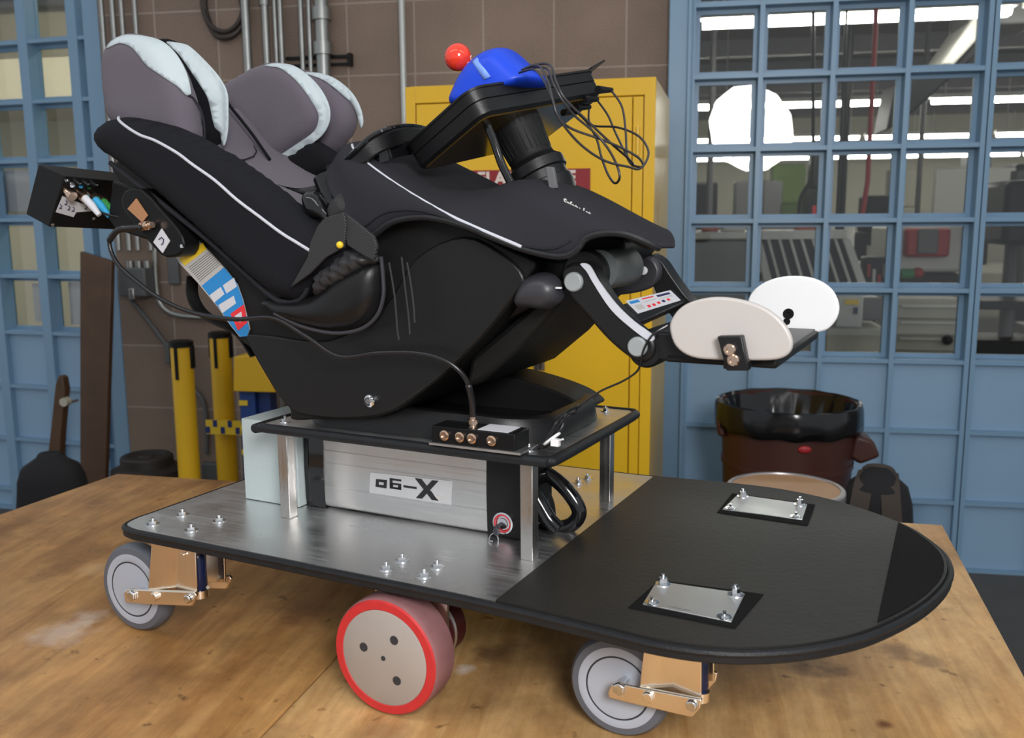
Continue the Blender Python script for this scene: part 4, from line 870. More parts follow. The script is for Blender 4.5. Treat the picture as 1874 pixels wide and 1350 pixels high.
# shelf on four posts
for u, v in [(-.957, 1.107), (-.534, 1.107), (-.534, 1.403), (-.957, 1.403)]:
    m = MB(); m.box((u-.0095, v-.0095, DT), (u+.0095, v+.0095, .327)); obj('shelf_post', m, poststeel, cart, bevel=.0012)
SO = sm([(-.985, 1.095), (-.975, 1.080), (-.955, 1.076), (-.73, 1.076), (-.515, 1.076), (-.496, 1.082), (-.488, 1.10), (-.487, 1.25), (-.487, 1.395), (-.494, 1.415), (-.515, 1.422), (-.73, 1.422), (-.955, 1.422), (-.975, 1.418), (-.985, 1.403)], 3)
m = MB(); m.prism(inset(SO, .004), .328, .339, 'uv'); sh = obj('shelf_plate', m, alu_deck, cart)
m = MB(); m.tube([(p[0], p[1], .334) for p in SO], .0075, seg=12, closed=True); obj('shelf_trim', m, rubber, cart)
for x, y in [(-.957, 1.107), (-.534, 1.107), (-.534, 1.395)]: bolt(x, y, .339, sh, .005, .005)

# ================================================================== BATTERY PACK, FOAM
bt_ = thing('battery_pack', 'silver battery pack with upside-down lettering between deck and shelf', 'battery', (-.76, 1.22, DT), DECK)
b0, b1 = -.931, -.632; bv0, bv1 = 1.166, 1.262; bz0, bz1 = DT+.001, .3245
prof = sm([(bv0+.014, bz1), (bv0+.003, bz1-.008), (bv0, bz1-.022), (bv0, bz0+.06), (bv0, bz0+.012), (bv0+.004, bz0+.003), (bv0+.012, bz0)], 4, False)+[(bv1, bz0), (bv1, bz1)]
m = MB(); m.prism(prof, b0, b1, 'vw'); case = obj('case', m, alu, bt_)
for z in (.282, .262, .222): m = MB(); m.box((b0+.0005, bv0-.0016, z), (b1-.0005, bv0+.001, z+.0015)); obj('case_ridge', m, alu, case)
q = sm([(bv0-.002, bz1-.02), (bv0+.008, bz1), (bv0+.03, bz1), (bv1, bz1), (bv1, bz0), (bv0+.012, bz0), (bv0-.002, bz0+.012)], 2)
m = MB(); m.prism(inset(q, .001), b0-.036, b0, 'vw'); m.prism(q, b0-.038, b0-.030, 'vw'); obj('end_cap', m, gloss, bt_)
m = MB(); m.prism(inset(q, .001), b1, b1+.058, 'vw'); ec = obj('end_cap', m, matte, bt_, bevel=.001)
# sticker with upside-down lettering
s_ = [(-0.8398, 0.2569), (-0.6904, 0.2612), (-0.694, 0.2232), (-0.8432, 0.2217)]
m = MB(); m.prism(s_, bv0-.0012, bv0-.0002); stk = obj('sticker', m, mat('silver_sticker', (.55, .55, .56), .5, .3), bt_)
cx = sum(p[0] for p in s_)/4; cz = sum(p[1] for p in s_)/4
X_ = (-0.753, 0.2395); O1 = (-0.7879, 0.243); O2 = (-0.8196, 0.2425); DSH = (-0.7658, 0.2431)
k_ink = mat('lettering_black', (.012, .012, .014), .5)
text_mesh('sticker_text', 'X', .040, k_ink, bt_, (-0.7351, bv0-.0018, 0.2444), (-1, 0, -.02), (0, 0, -1), bold=.0019, xs=1.15)
m = MB(); a_, b_ = [(-0.7778, 0.2425), (-0.7538, 0.2438)]; m.box((a_[0], bv0-.0018, a_[1]-.0018), (b_[0], bv0-.0012, a_[1]+.0016)); obj('sticker_dash', m, k_ink, bt_)
def letter(name, parts_):
    m = MB()
    for P_ in parts_: m.prism(P_, bv0-.0019, bv0-.0013)
    return obj(name, m, k_ink, bt_)
def fr4(P_, t_):                             # frame of a slanted quad
    a, b, c, d = [Vector((p[0], p[1])) for p in P_]; ia, ib, ic, id_ = a+(b-a)*t_+(d-a)*t_*1.2, b+(a-b)*t_+(c-b)*t_*1.2, c+(d-c)*t_+(b-c)*t_*1.2, d+(c-d)*t_+(a-d)*t_*1.2
    return [[tuple(x) for x in q_] for q_ in ((a, b, ib, ia), (b, c, ic, ib), (c, d, id_, ic), (d, a, ia, id_))]
letter('letter_o', fr4([(-0.8287, 0.2476), (-0.8081, 0.2484), (-0.8096, 0.2349), (-0.8302, 0.235)], .27))
letter('letter_g', fr4([(-0.802, 0.2456), (-0.7818, 0.2455), (-0.7821, 0.2358), (-0.8034, 0.2357)], .27)+[[(-0.8028, 0.2525), (-0.7815, 0.2525), (-0.7816, 0.2494), (-0.8029, 0.2494)], [(-0.8029, 0.2517), (-0.7978, 0.2518), (-0.7982, 0.2373), (-0.8033, 0.2375)]])
m = MB(); q = [(-0.7324, 0.2361), (-0.7149, 0.2358), (-0.7014, 0.2324), (-0.7179, 0.2294), (-0.7276, 0.2316)]; m.prism(q, bv0-.0018, bv0-.0012); obj('sticker_mark', m, gry_s, bt_)
# key switch, key and ring
kp = (-0.6037, 0.2089)
m = MB(); m.lathe((kp[0], bv0+.001, kp[1]), (0, -1, 0), [(0, .0165), (.006, .0165), (.007, .014), (.005, .012), (.006, .0085), (.008, .008), (.008, .001)], 32); ks = obj('key_switch', m, steel, bt_)
m = MB(); m.tube([(kp[0]+.0125*cos(a), bv0-.006, kp[1]+.0125*sin(a)) for a in [2*pi*k/32 for k in range(32)]], .001, seg=6, closed=True); obj('red_ring', m, red_s, ks)
k2 = (-0.6114, 0.1957)
m = MB(); m.tube([(kp[0], bv0-.006, kp[1]), (kp[0]-.006, bv0-.016, kp[1]-.004), (k2[0]+.004, bv0-.018, k2[1]+.006)], .0028); m.ball((k2[0]+.004, bv0-.018, k2[1]+.004), .006, 16, (1, .35, 1.1)); obj('key', m, dgrey_p, ks)
k3 = (-0.6107, 0.1866)
m = MB(); m.tube([(k3[0]+.0075*cos(a), bv0-.020+.002*sin(a), k3[1]+.010*sin(a)) for a in [2*pi*k/28 for k in range(28)]], .0009, seg=6, closed=True); m.ball((k3[0]-.004, bv0-.02, k3[1]-.006), .0055, 14, (1, .3, 1)); m.ball((k3[0]-.001, bv0-.021, k3[1]-.016), .0045, 14, (.9, .3, 1.2)); obj('key_ring', m, steel, ks)
m = MB(); pz = (-0.6095, 0.263); m.lathe((pz[0], bv0+.001, pz[1]), (0, -1, 0), [(0, .014), (.002, .014), (.003, .008), (.001, .006)], 28); obj('charge_socket', m, gloss, bt_)
# carrying handle loops at the end
def loop(pts3, r, mm, name, par, closed=True): m = MB(); m.tube(sm(pts3, 6, closed), r, seg=14, closed=closed); return obj(name, m, mm, par)
h1 = [(-0.5805, 1.235, 0.272), (-0.5579, 1.235, 0.2662), (-0.531, 1.235, 0.2458), (-0.5132, 1.235, 0.2186), (-0.5237, 1.235, 0.1976), (-0.547, 1.235, 0.1881), (-0.5633, 1.235, 0.1918), (-0.5807, 1.235, 0.2049)]
loop(h1, .0115, gloss, 'carry_handle', bt_, False)
h2 = [(-0.5657, 1.19, 0.2494), (-0.5551, 1.19, 0.2342), (-0.5419, 1.19, 0.2153), (-0.5271, 1.19, 0.2025)]
loop(h2, .0115, gloss, 'carry_handle', bt_, False)
h3 = [(-0.5921, 1.24, 0.2668), (-0.5784, 1.24, 0.2384), (-0.5692, 1.24, 0.218), (-0.5665, 1.24, 0.1924)]
loop(h3, .013, matte, 'handle_root', bt_, False)
m = MB(); m.box((b1+.058, bv0+.02, bz0+.01), (b1+.068, bv1-.01, bz1-.01)); obj('end_block', m, gloss, bt_, bevel=.004)

t = thing('foam_block', 'pale blue-green foam block standing behind the left shelf post', 'block', (-1.03, 1.2, DT), DECK)
m = MB(); m.box((-1.087, 1.149, DT+.001), (-.972, 1.34, .3245)); o = obj('block', m, foam, t, bevel=.0015)
m = MB(); m.box((-1.087, 1.149, .3245), (-.999, 1.34, .3245)); 

# ================================================================== CHILD SEAT
seat = thing('child_seat', 'reclined black and grey child car seat mounted on the cart shelf', 'seat', (-.74, 1.25, .339), DECK)
# base tray
def rr(u0, u1, v0, v1, r, n=6):
    P = []
    for cx, cy, a0 in [(u1-r, v0+r, -pi/2), (u1-r, v1-r, 0), (u0+r, v1-r, pi/2), (u0+r, v0+r, pi)]:
        P += [(cx+r*cos(a0+pi/2*k/n), cy+r*sin(a0+pi/2*k/n)) for k in range(n+1)]
    return P
def ring3(P, z): return [(p[0], p[1], z(p[0]) if callable(z) else z) for p in P]
top = lambda u: .372+.018*max(0, min(1, (-.60-u)/.1))*0 + .012*sin(max(0, min(1, (u+.95)/.45))*pi)
PO = lambda d: rr(-.945+d, -.520-d, 1.104+d, 1.392-d, .085-d*.5, 8)
m = MB(); m.loft([ring3(PO(.0), .3395), ring3(PO(.002), .350), ring3(PO(.004), lambda u: top(u)-.010), ring3(PO(.008), lambda u: top(u)-.002), ring3(PO(.015), top), ring3(PO(.024), lambda u: top(u)-.003), ring3(PO(.034), .355), ring3(PO(.05), .352)])
obj('seat_base', m, black, seat)
m = MB(); m.prism(sm([(-.92, .36), (-.92, .395), (-.80, .41), (-.68, .405), (-.60, .392), (-.545, .374), (-.54, .355), (-.7, .35)], 4), 1.29, 1.378); obj('base_riser', m, matte, seat, bevel=.012, seg=3)
# shell: one solid rocker
SH = [(-1.2716, 0.7417), (-1.263, 0.7154), (-1.2382, 0.7018), (-1.1673, 0.6278), (-1.1356, 0.5832), (-1.0602, 0.5165), (-1.0222, 0.4687), (-0.9948, 0.4497), (-0.9582, 0.3944), (-0.929, 0.3662), (-0.9257, 0.3495), (-0.8765, 0.354), (-0.8159, 0.3596), (-0.7787, 0.3654), (-0.7385, 0.3787), (-0.7009, 0.4032), (-0.6599, 0.4326), (-0.6202, 0.4671), (-0.5836, 0.5024), (-0.5482, 0.5423), (-0.5273, 0.5714), (-0.5148, 0.5871), (-0.5171, 0.5976), (-0.5524, 0.6112), (-0.6173, 0.6395), (-0.6851, 0.6543), (-0.7569, 0.651), (-0.804, 0.6399), (-0.8825, 0.6282), (-1.046, 0.702), (-1.1912, 0.7561)]
SHs = sm(SH, 4)
m = MB(); m.prism(SHs, 1.085, 1.415); shell = obj('shell', m, matte, seat, bevel=.008, seg=3)
m = MB(); m.prism(inset(sm([(-0.9247, 0.3675), (-0.8928, 0.3585), (-0.832, 0.3591), (-0.7751, 0.3676), (-0.735, 0.3807), (-0.6977, 0.4043), (-0.6569, 0.4336), (-0.6174, 0.4679), (-0.5809, 0.5031), (-0.5457, 0.5428), (-0.5249, 0.5717), (-0.55, 0.6008), (-0.6146, 0.6288), (-0.6922, 0.5991), (-0.7485, 0.5298), (-0.8463, 0.4784), (-0.9699, 0.4803), (-1.0031, 0.4703), (-0.9538, 0.3956)], 4), .002), 1.079, 1.086); obj('side_plate', m, black, shell, bevel=.003)
# lower front legs of the shell
m = MB(); m.prism([(-0.6315, 0.4579), (-0.5259, 0.5431), (-0.4863, 0.568), (-0.498, 0.5354), (-0.5547, 0.4738), (-0.6146, 0.4242), (-0.6411, 0.4129)], 1.12, 1.38); obj('front_support', m, matte, seat, bevel=.008)
m = MB(); m.prism([(-0.7669, 0.447), (-0.6234, 0.5218), (-0.5772, 0.5452), (-0.577, 0.4968), (-0.6332, 0.4467), (-0.694, 0.3989), (-0.736, 0.3733)], 1.365, 1.395); obj('front_support', m, matte, seat, bevel=.006)
# seat bucket lip
m, bf = pillow([(-0.9547, 0.5343), (-0.9029, 0.5384), (-0.8526, 0.5478), (-0.8127, 0.5758), (-0.7699, 0.5917), (-0.738, 0.5936), (-0.737, 0.5474), (-0.7499, 0.5168), (-0.7785, 0.4972), (-0.8264, 0.4894), (-0.8851, 0.4969), (-0.9331, 0.5133)], 1.075, .07, .03, .01); obj('bucket_lip', m, black, shell, smooth='all')
m = MB(); m.tube(on(sm([(-0.7291, 0.6003), (-0.7266, 0.571), (-0.7275, 0.5452), (-0.7393, 0.5187), (-0.7674, 0.4994), (-0.8146, 0.4917), (-0.8725, 0.4991), (-0.9198, 0.5153)], 5, False), lambda a, b: 1.052), .0028, seg=8); obj('bucket_rim', m, dgrey_p, shell)
q = (-0.7727, 1.078, 0.393)
m = MB(); m.lathe((q[0], 1.079, q[2]), (0, -1, 0), [(0, .009), (.004, .009), (.006, .005), (.008, .004)], 18); m.ball((q[0]+.006, 1.073, q[2]+.004), .0035, 10); obj('shell_screw', m, steel, shell)
# dangling black strings by the shell
for pts in ([[(-0.715, 1.05, 0.5927), (-0.7076, 1.05, 0.5487), (-0.7046, 1.05, 0.5043), (-0.7025, 1.05, 0.4879)], [(-0.6946, 1.05, 0.6003), (-0.6898, 1.05, 0.5566), (-0.6857, 1.05, 0.5199), (-0.6846, 1.05, 0.4963)], [(-0.6861, 1.05, 0.5931), (-0.6809, 1.05, 0.5641), (-0.6774, 1.05, 0.535), (-0.6763, 1.05, 0.513)]]):
    m = MB(); m.tube(sm(pts, 4, False), .0013, seg=6); obj('loose_string', m, cable_g, seat)
# pivot knob in front
m, f_ = pillow([(-0.544, 0.5376), (-0.5358, 0.5662), (-0.5124, 0.5807), (-0.4894, 0.5791), (-0.4765, 0.5642), (-0.4795, 0.5455), (-0.4971, 0.5344), (-0.5242, 0.5348)], 1.09, .05, .02, .008); o = obj('pivot_knob', m, dgrey_p, seat, smooth='all')
q = [(-0.4803, 1.06, 0.5631), (-0.4728, 1.06, 0.5633)]; m = MB(); m.box((q[0][0], f_(q[0][0], q[0][2])-.001, q[0][2]-.001), (q[1][0], f_(q[0][0], q[0][2])+.003, q[0][2]+.001)); obj('knob_mark', m, white, o)
# ---- grey backrest cushion (between the wings)
prof = [(-1.26, .84), (-1.20, .835), (-1.12, .79), (-1.045, .748), (-.96, .70), (-.88, .652), (-.82, .612), (-.78, .585), (-.80, .55), (-.90, .58), (-1.02, .66), (-1.22, .76)]
prof2 = [(-1.24, .80), (-1.222, .850), (-1.183, .822), (-1.129, .768), (-1.05, .722), (-.96, .664), (-.88, .614), (-.80, .565), (-.78, .54), (-.82, .53), (-.92, .56), (-1.04, .64), (-1.24, .76)]
prof[0] = (-1.24, .79); prof[1] = (-1.20, .815); prof.insert(2, (-1.16, .806))
m = MB(); n_ = 14; P_ = sm(prof, 3); Q_ = sm(prof2, 3)
rings = []
for k in range(n_+1):
    v = 1.075+.35*k/n_; e = abs(2*k/n_-1); lift = .035*e**4
    sk = max(0, min(1, (v-1.085)/.09)); sk = sk*sk*(3-2*sk); rings.append([(p[0]+(q[0]-p[0])*sk, v, p[1]+(q[1]-p[1])*sk) for p, q in zip(P_, Q_)])
m.loft(rings); bk = obj('backrest_cushion', m, fab_g, seat, smooth='all')
# seam curves on the cushion
m = MB(); m.tube([(-1.0871, 1.1404, 0.7453), (-1.0862, 1.1636, 0.7447), (-1.0921, 1.1953, 0.7483), (-1.1048, 1.2306, 0.7559), (-1.1239, 1.2606, 0.7673), (-1.1451, 1.2742, 0.78), (-1.1888, 1.3007, 0.8063), (-1.236, 1.3258, 0.8346)], .0012, seg=6); obj('cushion_seam', m, fab_c, bk)
m = MB(); m.tube(sm([(-1.197, 1.262, 0.87), (-1.1835, 1.262, 0.849), (-1.1581, 1.262, 0.822), (-1.133, 1.262, 0.7952), (-1.1128, 1.262, 0.7706), (-1.0971, 1.262, 0.7519)], 4, False), .0028, seg=8); obj('cushion_crease', m, mesh_b, bk)
# ---- near side wing
W1 = [(-1.2732, 0.7782), (-1.266, 0.7972), (-1.2424, 0.8093), (-1.2118, 0.8118), (-1.1572, 0.8032), (-1.1036, 0.7893), (-1.0585, 0.7713), (-1.0087, 0.7473), (-0.9684, 0.7243), (-0.9291, 0.7001), (-0.8811, 0.6687), (-0.8418, 0.6426), (-0.8159, 0.6275), (-0.779, 0.6172), (-0.7686, 0.6031), (-0.8068, 0.5785), (-0.8428, 0.5662), (-0.8586, 0.5441), (-0.8789, 0.5333), (-0.9089, 0.5354), (-0.9488, 0.555), (-0.989, 0.5822), (-1.0351, 0.6149), (-1.0823, 0.6474), (-1.136, 0.6849), (-1.1915, 0.7192), (-1.2314, 0.7421), (-1.2607, 0.7566)]
W1o = W1
m, wf = pillow(W1, 1.075, .085, .035, .011); wing = obj('side_wing', m, fab_b, seat, smooth='all')
pl_ = sm([(-1.2195, 0.8097), (-1.1899, 0.7959), (-1.1507, 0.7787), (-1.1173, 0.7684), (-1.0743, 0.7492), (-1.043, 0.7308), (-1.002, 0.7077), (-0.9623, 0.6797), (-0.923, 0.656), (-0.8846, 0.6329), (-0.8561, 0.6185), (-0.8337, 0.6073)], 5, False)
m = MB(); m.tube(on(pl_, wf, .0006), .0023, seg=8); obj('reflective_piping', m, pipe_m, wing)
hem = sm([(-1.2446, 0.7413), (-1.1728, 0.6974), (-1.1076, 0.6582), (-1.0446, 0.6194), (-0.9837, 0.5778), (-0.9276, 0.5388), (-0.9025, 0.5317), (-0.8821, 0.5347), (-0.8665, 0.547), (-0.8576, 0.5668), (-0.8354, 0.5828), (-0.8109, 0.5947)], 5, False)
m = MB(); m.tube([(p[0], 1.058, p[1]) for p in hem], .0042, seg=8); obj('hem', m, fab_c, wing)
# far side wing
W2 = [(p[0]+.02, p[1]-.01) for p in W1]
m, _f = pillow(W2, 1.435, .05, .03, .016); obj('side_wing', m, fab_b, seat, smooth='all')
# ---- head wings
def cushion(name, px, v, T, Rr, mm, s=.009): m, f = pillow(px, v, T, Rr, s); return obj(name, m, mm, seat, smooth='all'), f
h1o, h1f = cushion('head_wing', [(-1.2823, 0.9117), (-1.2704, 0.9284), (-1.2505, 0.9409), (-1.2246, 0.9427), (-1.1893, 0.9354), (-1.1564, 0.9219), (-1.1329, 0.8997), (-1.1149, 0.8691), (-1.1037, 0.8399), (-1.097, 0.811), (-1.0982, 0.7684), (-1.135, 0.7699), (-1.1936, 0.7782), (-1.2713, 0.8032), (-1.2855, 0.8471), (-1.2869, 0.8814)], 1.10, .055, .035, fab_g)
b1_ = [(-1.2551, 0.9199), (-1.2455, 0.929), (-1.2276, 0.9372), (-1.2024, 0.9366), (-1.17, 0.9296), (-1.1435, 0.9153), (-1.1227, 0.8928), (-1.1092, 0.8662), (-1.1047, 0.8394), (-1.116, 0.853), (-1.1419, 0.8709), (-1.165, 0.8848), (-1.1832, 0.9033), (-1.1997, 0.916), (-1.2241, 0.9238), (-1.2466, 0.9192)]
obj('trim_band', patch(b1_, h1f, .0018, .006), fab_l, h1o, smooth='all')
m = MB(); m.tube(on(sm([(-1.1047, 0.8394), (-1.0894, 0.8208), (-1.0825, 0.7963), (-1.0834, 0.7721)], 5, False), h1f, .0002), .0018, seg=6); obj('seam', m, fab_c, h1o)
h2o, h2f = cushion('head_pad', [(-1.2472, 0.9458), (-1.226, 0.9466), (-1.1939, 0.9343), (-1.1611, 0.9076), (-1.1346, 0.8826), (-1.119, 0.8568), (-1.1188, 0.8277), (-1.1214, 0.7934), (-1.1352, 0.7679), (-1.1505, 0.772), (-1.171, 0.7869), (-1.1711, 0.8307), (-1.1793, 0.8633), (-1.2039, 0.9032), (-1.2308, 0.934)], 1.175, .05, .03, mesh_b)
b2_ = [(-1.2139, 0.9389), (-1.1922, 0.9361), (-1.1737, 0.9278), (-1.1415, 0.9016), (-1.1166, 0.877), (-1.1023, 0.8526), (-1.1021, 0.8248), (-1.1058, 0.7911), (-1.1156, 0.7693), (-1.1215, 0.7841), (-1.1239, 0.8141), (-1.1273, 0.8449), (-1.1376, 0.8633), (-1.1569, 0.8867), (-1.1821, 0.9141), (-1.2025, 0.9302)]
obj('trim_band', patch(b2_, h2f, .0018, .006), fab_l, h2o, smooth='all')
h3o, h3f = cushion('head_pad', [(-1.2737, 0.8818), (-1.2621, 0.8956), (-1.2243, 0.9093), (-1.185, 0.9215), (-1.147, 0.9261), (-1.1104, 0.9186), (-1.0812, 0.8999), (-1.0551, 0.8724), (-1.0399, 0.8439), (-1.0425, 0.8164), (-1.0627, 0.7941), (-1.1002, 0.775), (-1.1448, 0.7565), (-1.1649, 0.7582), (-1.1839, 0.7821), (-1.2115, 0.8123), (-1.2419, 0.8459)], 1.34, .05, .03, fab_g)
b3_ = [(-1.151, 0.9181), (-1.1298, 0.922), (-1.1009, 0.917), (-1.0685, 0.8973), (-1.0416, 0.871), (-1.0267, 0.8429), (-1.028, 0.8167), (-1.0467, 0.7938), (-1.0836, 0.7749), (-1.1251, 0.7558), (-1.1437, 0.7574), (-1.1017, 0.7775), (-1.0645, 0.7955), (-1.047, 0.8121), (-1.0424, 0.8329), (-1.0541, 0.8564), (-1.0742, 0.8804), (-1.0948, 0.8983), (-1.1182, 0.9119)]
obj('trim_band', patch(b3_, h3f, .0018, .006), fab_l, h3o, smooth='all')
h4o, h4f = cushion('head_wing', [(-1.1564, 0.9191), (-1.1247, 0.9187), (-1.088, 0.9065), (-1.0524, 0.883), (-1.0318, 0.8551), (-1.0246, 0.8262), (-1.0379, 0.7981), (-1.0697, 0.7703), (-1.1017, 0.7547), (-1.12, 0.7672), (-1.1311, 0.7973), (-1.1346, 0.8515)], 1.41, .06, .035, fab_g)
b4_ = [(-1.1259, 0.9136), (-1.1011, 0.9137), (-1.0663, 0.9018), (-1.0326, 0.8779), (-1.0136, 0.8515), (-1.0064, 0.8249), (-1.0128, 0.8121), (-1.0222, 0.8427), (-1.0448, 0.8721), (-1.0751, 0.8949), (-1.1015, 0.9062)]
obj('trim_band', patch(b4_, h4f, .0018, .006), fab_l, h4o, smooth='all')
q = (-1.0715, 1.375, 0.8586)
m = MB(); vq = h4f(q[0], q[2])-.001
m.tube([(q[0]+.006*cos(a), vq, q[2]+.0075*sin(a)) for a in [2*pi*k/8+.4 for k in range(8)]], .0009, seg=6, closed=True); m.tube([(q[0]+.0028*cos(a), vq, q[2]+.0045*sin(a)) for a in [2*pi*k/8+.4 for k in range(8)]], .0006, seg=6, closed=True); obj('stitched_mark', m, white, h4o)
m, _f = pillow([(-1.1588, 0.7574), (-1.1232, 0.7648), (-1.0731, 0.7864), (-1.0494, 0.7817), (-1.0127, 0.759), (-1.0045, 0.7356), (-1.0403, 0.7255), (-1.0948, 0.7231), (-1.1349, 0.7356)], 1.35, .05, .02, .01); obj('pad_underside', m, mesh_b, seat, smooth='all')
# ---- waist collar (glossy rim) in front of the chest
ck = [(-0.8698, 1.13, 0.7137), (-0.8193, 1.1, 0.719), (-0.786, 1.085, 0.7323), (-0.7641, 1.09, 0.7495), (-0.7501, 1.11, 0.7606), (-0.7526, 1.16, 0.7689), (-0.7624, 1.22, 0.7721), (-0.7922, 1.3, 0.7725), (-0.8235, 1.36, 0.7743)]
cs = sm(ck, 6, False)
def wv(i): 
    a = Vector(cs[min(i+1, len(cs)-1)])-Vector(cs[max(i-1, 0)]); return (.25, 0, 1)
m = MB(); m.ribbon(cs, (.15, 0, 1), .026, .010); obj('collar_rim', m, black, seat, bevel=.003)
m = MB(); m.tube([(p[0]+.002, p[1]-.006, p[2]+.012) for p in cs], .0042, seg=8); obj('collar_lip', m, gloss, seat)
k2_ = [(-0.7883, 1.11, 0.7276), (-0.7665, 1.11, 0.7382), (-0.7549, 1.13, 0.7464), (-0.7502, 1.17, 0.7525), (-0.7686, 1.24, 0.7527)]
m = MB(); m.ribbon(sm(k2_, 6, False), (.15, 0, 1), .020, .006); obj('inner_rim', m, gloss, seat)
q = (-0.8375, 1.12, 0.6891)
m = MB(); m.cyl((q[0]-.016, 1.10, q[2]+.020), (q[0]+.006, 1.09, q[2]-.020), .019, .016); obj('buckle_tube', m, gloss, seat)
# clutter by the waist: buckle, straps
m, _f = pillow([(-0.9456, 0.7032), (-0.9314, 0.6997), (-0.903, 0.696), (-0.8678, 0.7014), (-0.8448, 0.7116), (-0.8542, 0.718), (-0.8426, 0.7177), (-0.8393, 0.7054), (-0.8586, 0.6889), (-0.8836, 0.6831), (-0.9134, 0.6915)], 1.10, .02, .008, .006); obj('chest_strap', m, webb, seat, smooth='all')
m, _f = pillow([(-0.8707, 0.6885), (-0.8493, 0.6881), (-0.8293, 0.6667), (-0.8171, 0.6439), (-0.8252, 0.6334), (-0.837, 0.6478), (-0.8608, 0.654), (-0.8719, 0.6671)], 1.075, .035, .012, .007); obj('belt_buckle', m, gloss, seat, smooth='all')
m, _f = pillow([(-0.8216, 0.665), (-0.8018, 0.687), (-0.7842, 0.6676), (-0.7979, 0.6499), (-0.8151, 0.6425)], 1.065, .03, .01, .007); obj('belt_loop', m, webb, seat, smooth='all')
def strap(px, v0, wd, name='belt_strap', mm=None, th=.0025):
    m = MB(); P = sm(px, 5, False); m.ribbon(P, [(wd[0], 0, wd[1])]*len(P), wd[2], th); return obj(name, m, mm or webb, seat)
m = MB(); m.prism([(-0.7994, 0.6529), (-0.7681, 0.66), (-0.7652, 0.644), (-0.7701, 0.6134), (-0.8001, 0.5999), (-0.8294, 0.5769), (-0.8642, 0.5571), (-0.832, 0.5995), (-0.8252, 0.622), (-0.812, 0.6427)], 1.024, 1.029); s1 = obj('belt_strap', m, webb1, seat, bevel=.001)
m = MB(); m.prism([(-0.7726, 0.66), (-0.7524, 0.6476), (-0.7239, 0.628), (-0.7191, 0.6151), (-0.725, 0.5962), (-0.7425, 0.6032), (-0.7672, 0.6162), (-0.7724, 0.644)], 1.028, 1.034); s2 = obj('belt_strap', m, webb2, seat, bevel=.001)
q = (-0.7739, 1.02, 0.6165); m = MB(); m.ball((q[0], 1.021, q[2]), .005, 14); obj('yellow_bead', m, yel_s, s1)
# crumpled plastic / fabric pocket
m, cf = pillow([(-0.8414, 0.5719), (-0.8136, 0.593), (-0.7802, 0.6106), (-0.753, 0.6057), (-0.7327, 0.5971), (-0.7401, 0.5911), (-0.7631, 0.5811), (-0.7886, 0.5655), (-0.8155, 0.5534), (-0.8449, 0.541)], 1.06, .05, .02, .006)
for i, (x, y, z) in enumerate(m.v): m.v[i] = (x, y+.006*sin(x*310+z*190)*cos(z*260-x*120), z)
obj('gathered_lining', m, mat('gathered_black_fabric', (.03, .03, .033), .45), seat, smooth='all')
# ---- the dark saddle-shaped cover over the knees
hemp = [(-0.7707, 0.6401), (-0.7565, 0.6282), (-0.7402, 0.6297), (-0.7201, 0.6421), (-0.6953, 0.65), (-0.6525, 0.6519), (-0.603, 0.6418), (-0.5592, 0.6265), (-0.5165, 0.6123), (-0.4788, 0.6045), (-0.4567, 0.6048), (-0.4436, 0.6129), (-0.4336, 0.6255), (-0.4137, 0.6315), (-0.3893, 0.6308), (-0.3686, 0.6232), (-0.3522, 0.6136)]
rdg = [(-0.8706, 0.7354), (-0.8614, 0.7495), (-0.8589, 0.7554), (-0.8493, 0.7645), (-0.8265, 0.7625), (-0.7938, 0.7441), (-0.7539, 0.7173), (-0.7145, 0.696), (-0.671, 0.6884), (-0.6239, 0.6909), (-0.5872, 0.6999), (-0.5515, 0.7005), (-0.5172, 0.6905), (-0.4817, 0.6747), (-0.4408, 0.6516), (-0.4048, 0.6303), (-0.3734, 0.6133)]
rings = []; NS = 18
H_ = sm(hemp, 4, False); G_ = sm(rdg, 4, False)
for k in range(len(H_)):
    h_, g_ = H_[k], G_[k]; row = []
    s_k = min(1, (len(H_)-1-k)/26); hwk = .03+.15*s_k**.8; vck = 1.235-.11*(1-s_k)
    for j in range(NS*2+1):
        th = pi*j/(2*NS); c_, s_ = cos(th), sin(th)
        v = vck - hwk*math.copysign(abs(c_)**.62, c_); f = abs(s_)**.85
        row.append((h_[0]+(g_[0]-h_[0])*f, v, h_[1]+(g_[1]-h_[1])*f))
    rings.append(row)
m = MB(); m.loft(rings, caps=False, closed=False); cover = obj('knee_cover', m, fab_c, seat, smooth='all', solid=.005)
def cov(t, f):                               # point on the near flank: t along, f height 0..1
    k = t*(len(H_)-1); i = int(min(k, len(H_)-2)); a = k-i
    th = math.asin(f**(1/.85)) if f < 1 else pi/2; j = th/(pi/(2*NS)); jj = int(min(j, NS*2-1)); bb = j-jj
    p = Vector(rings[i][jj]).lerp(Vector(rings[i+1][jj]), a); q = Vector(rings[i][jj+1]).lerp(Vector(rings[i+1][jj+1]), a); return p.lerp(q, bb)
m = MB(); m.tube([(p[0][0], p[0][1]-.001, p[0][2]) for p in rings], .0045, seg=8); obj('cover_hem', m, rubber, cover)
m = MB(); m.tube([tuple(cov(.225+.29*t, .86*(1-t)**.9+.07)+Vector((0, -.004, 0))) for t in [k/30 for k in range(31)]], .0023, seg=8); obj('reflective_piping', m, pipe_m, cover)
m = MB(); m.tube([tuple(cov(.08+.62*t, .10)+Vector((0, -.0035, 0))) for t in [k/40 for k in range(41)]], .0012, seg=6); obj('hem_stitching', m, rubber, cover)
q0 = cov(.80, .80); q1 = cov(.86, .80); xd = (q1-q0).normalized()
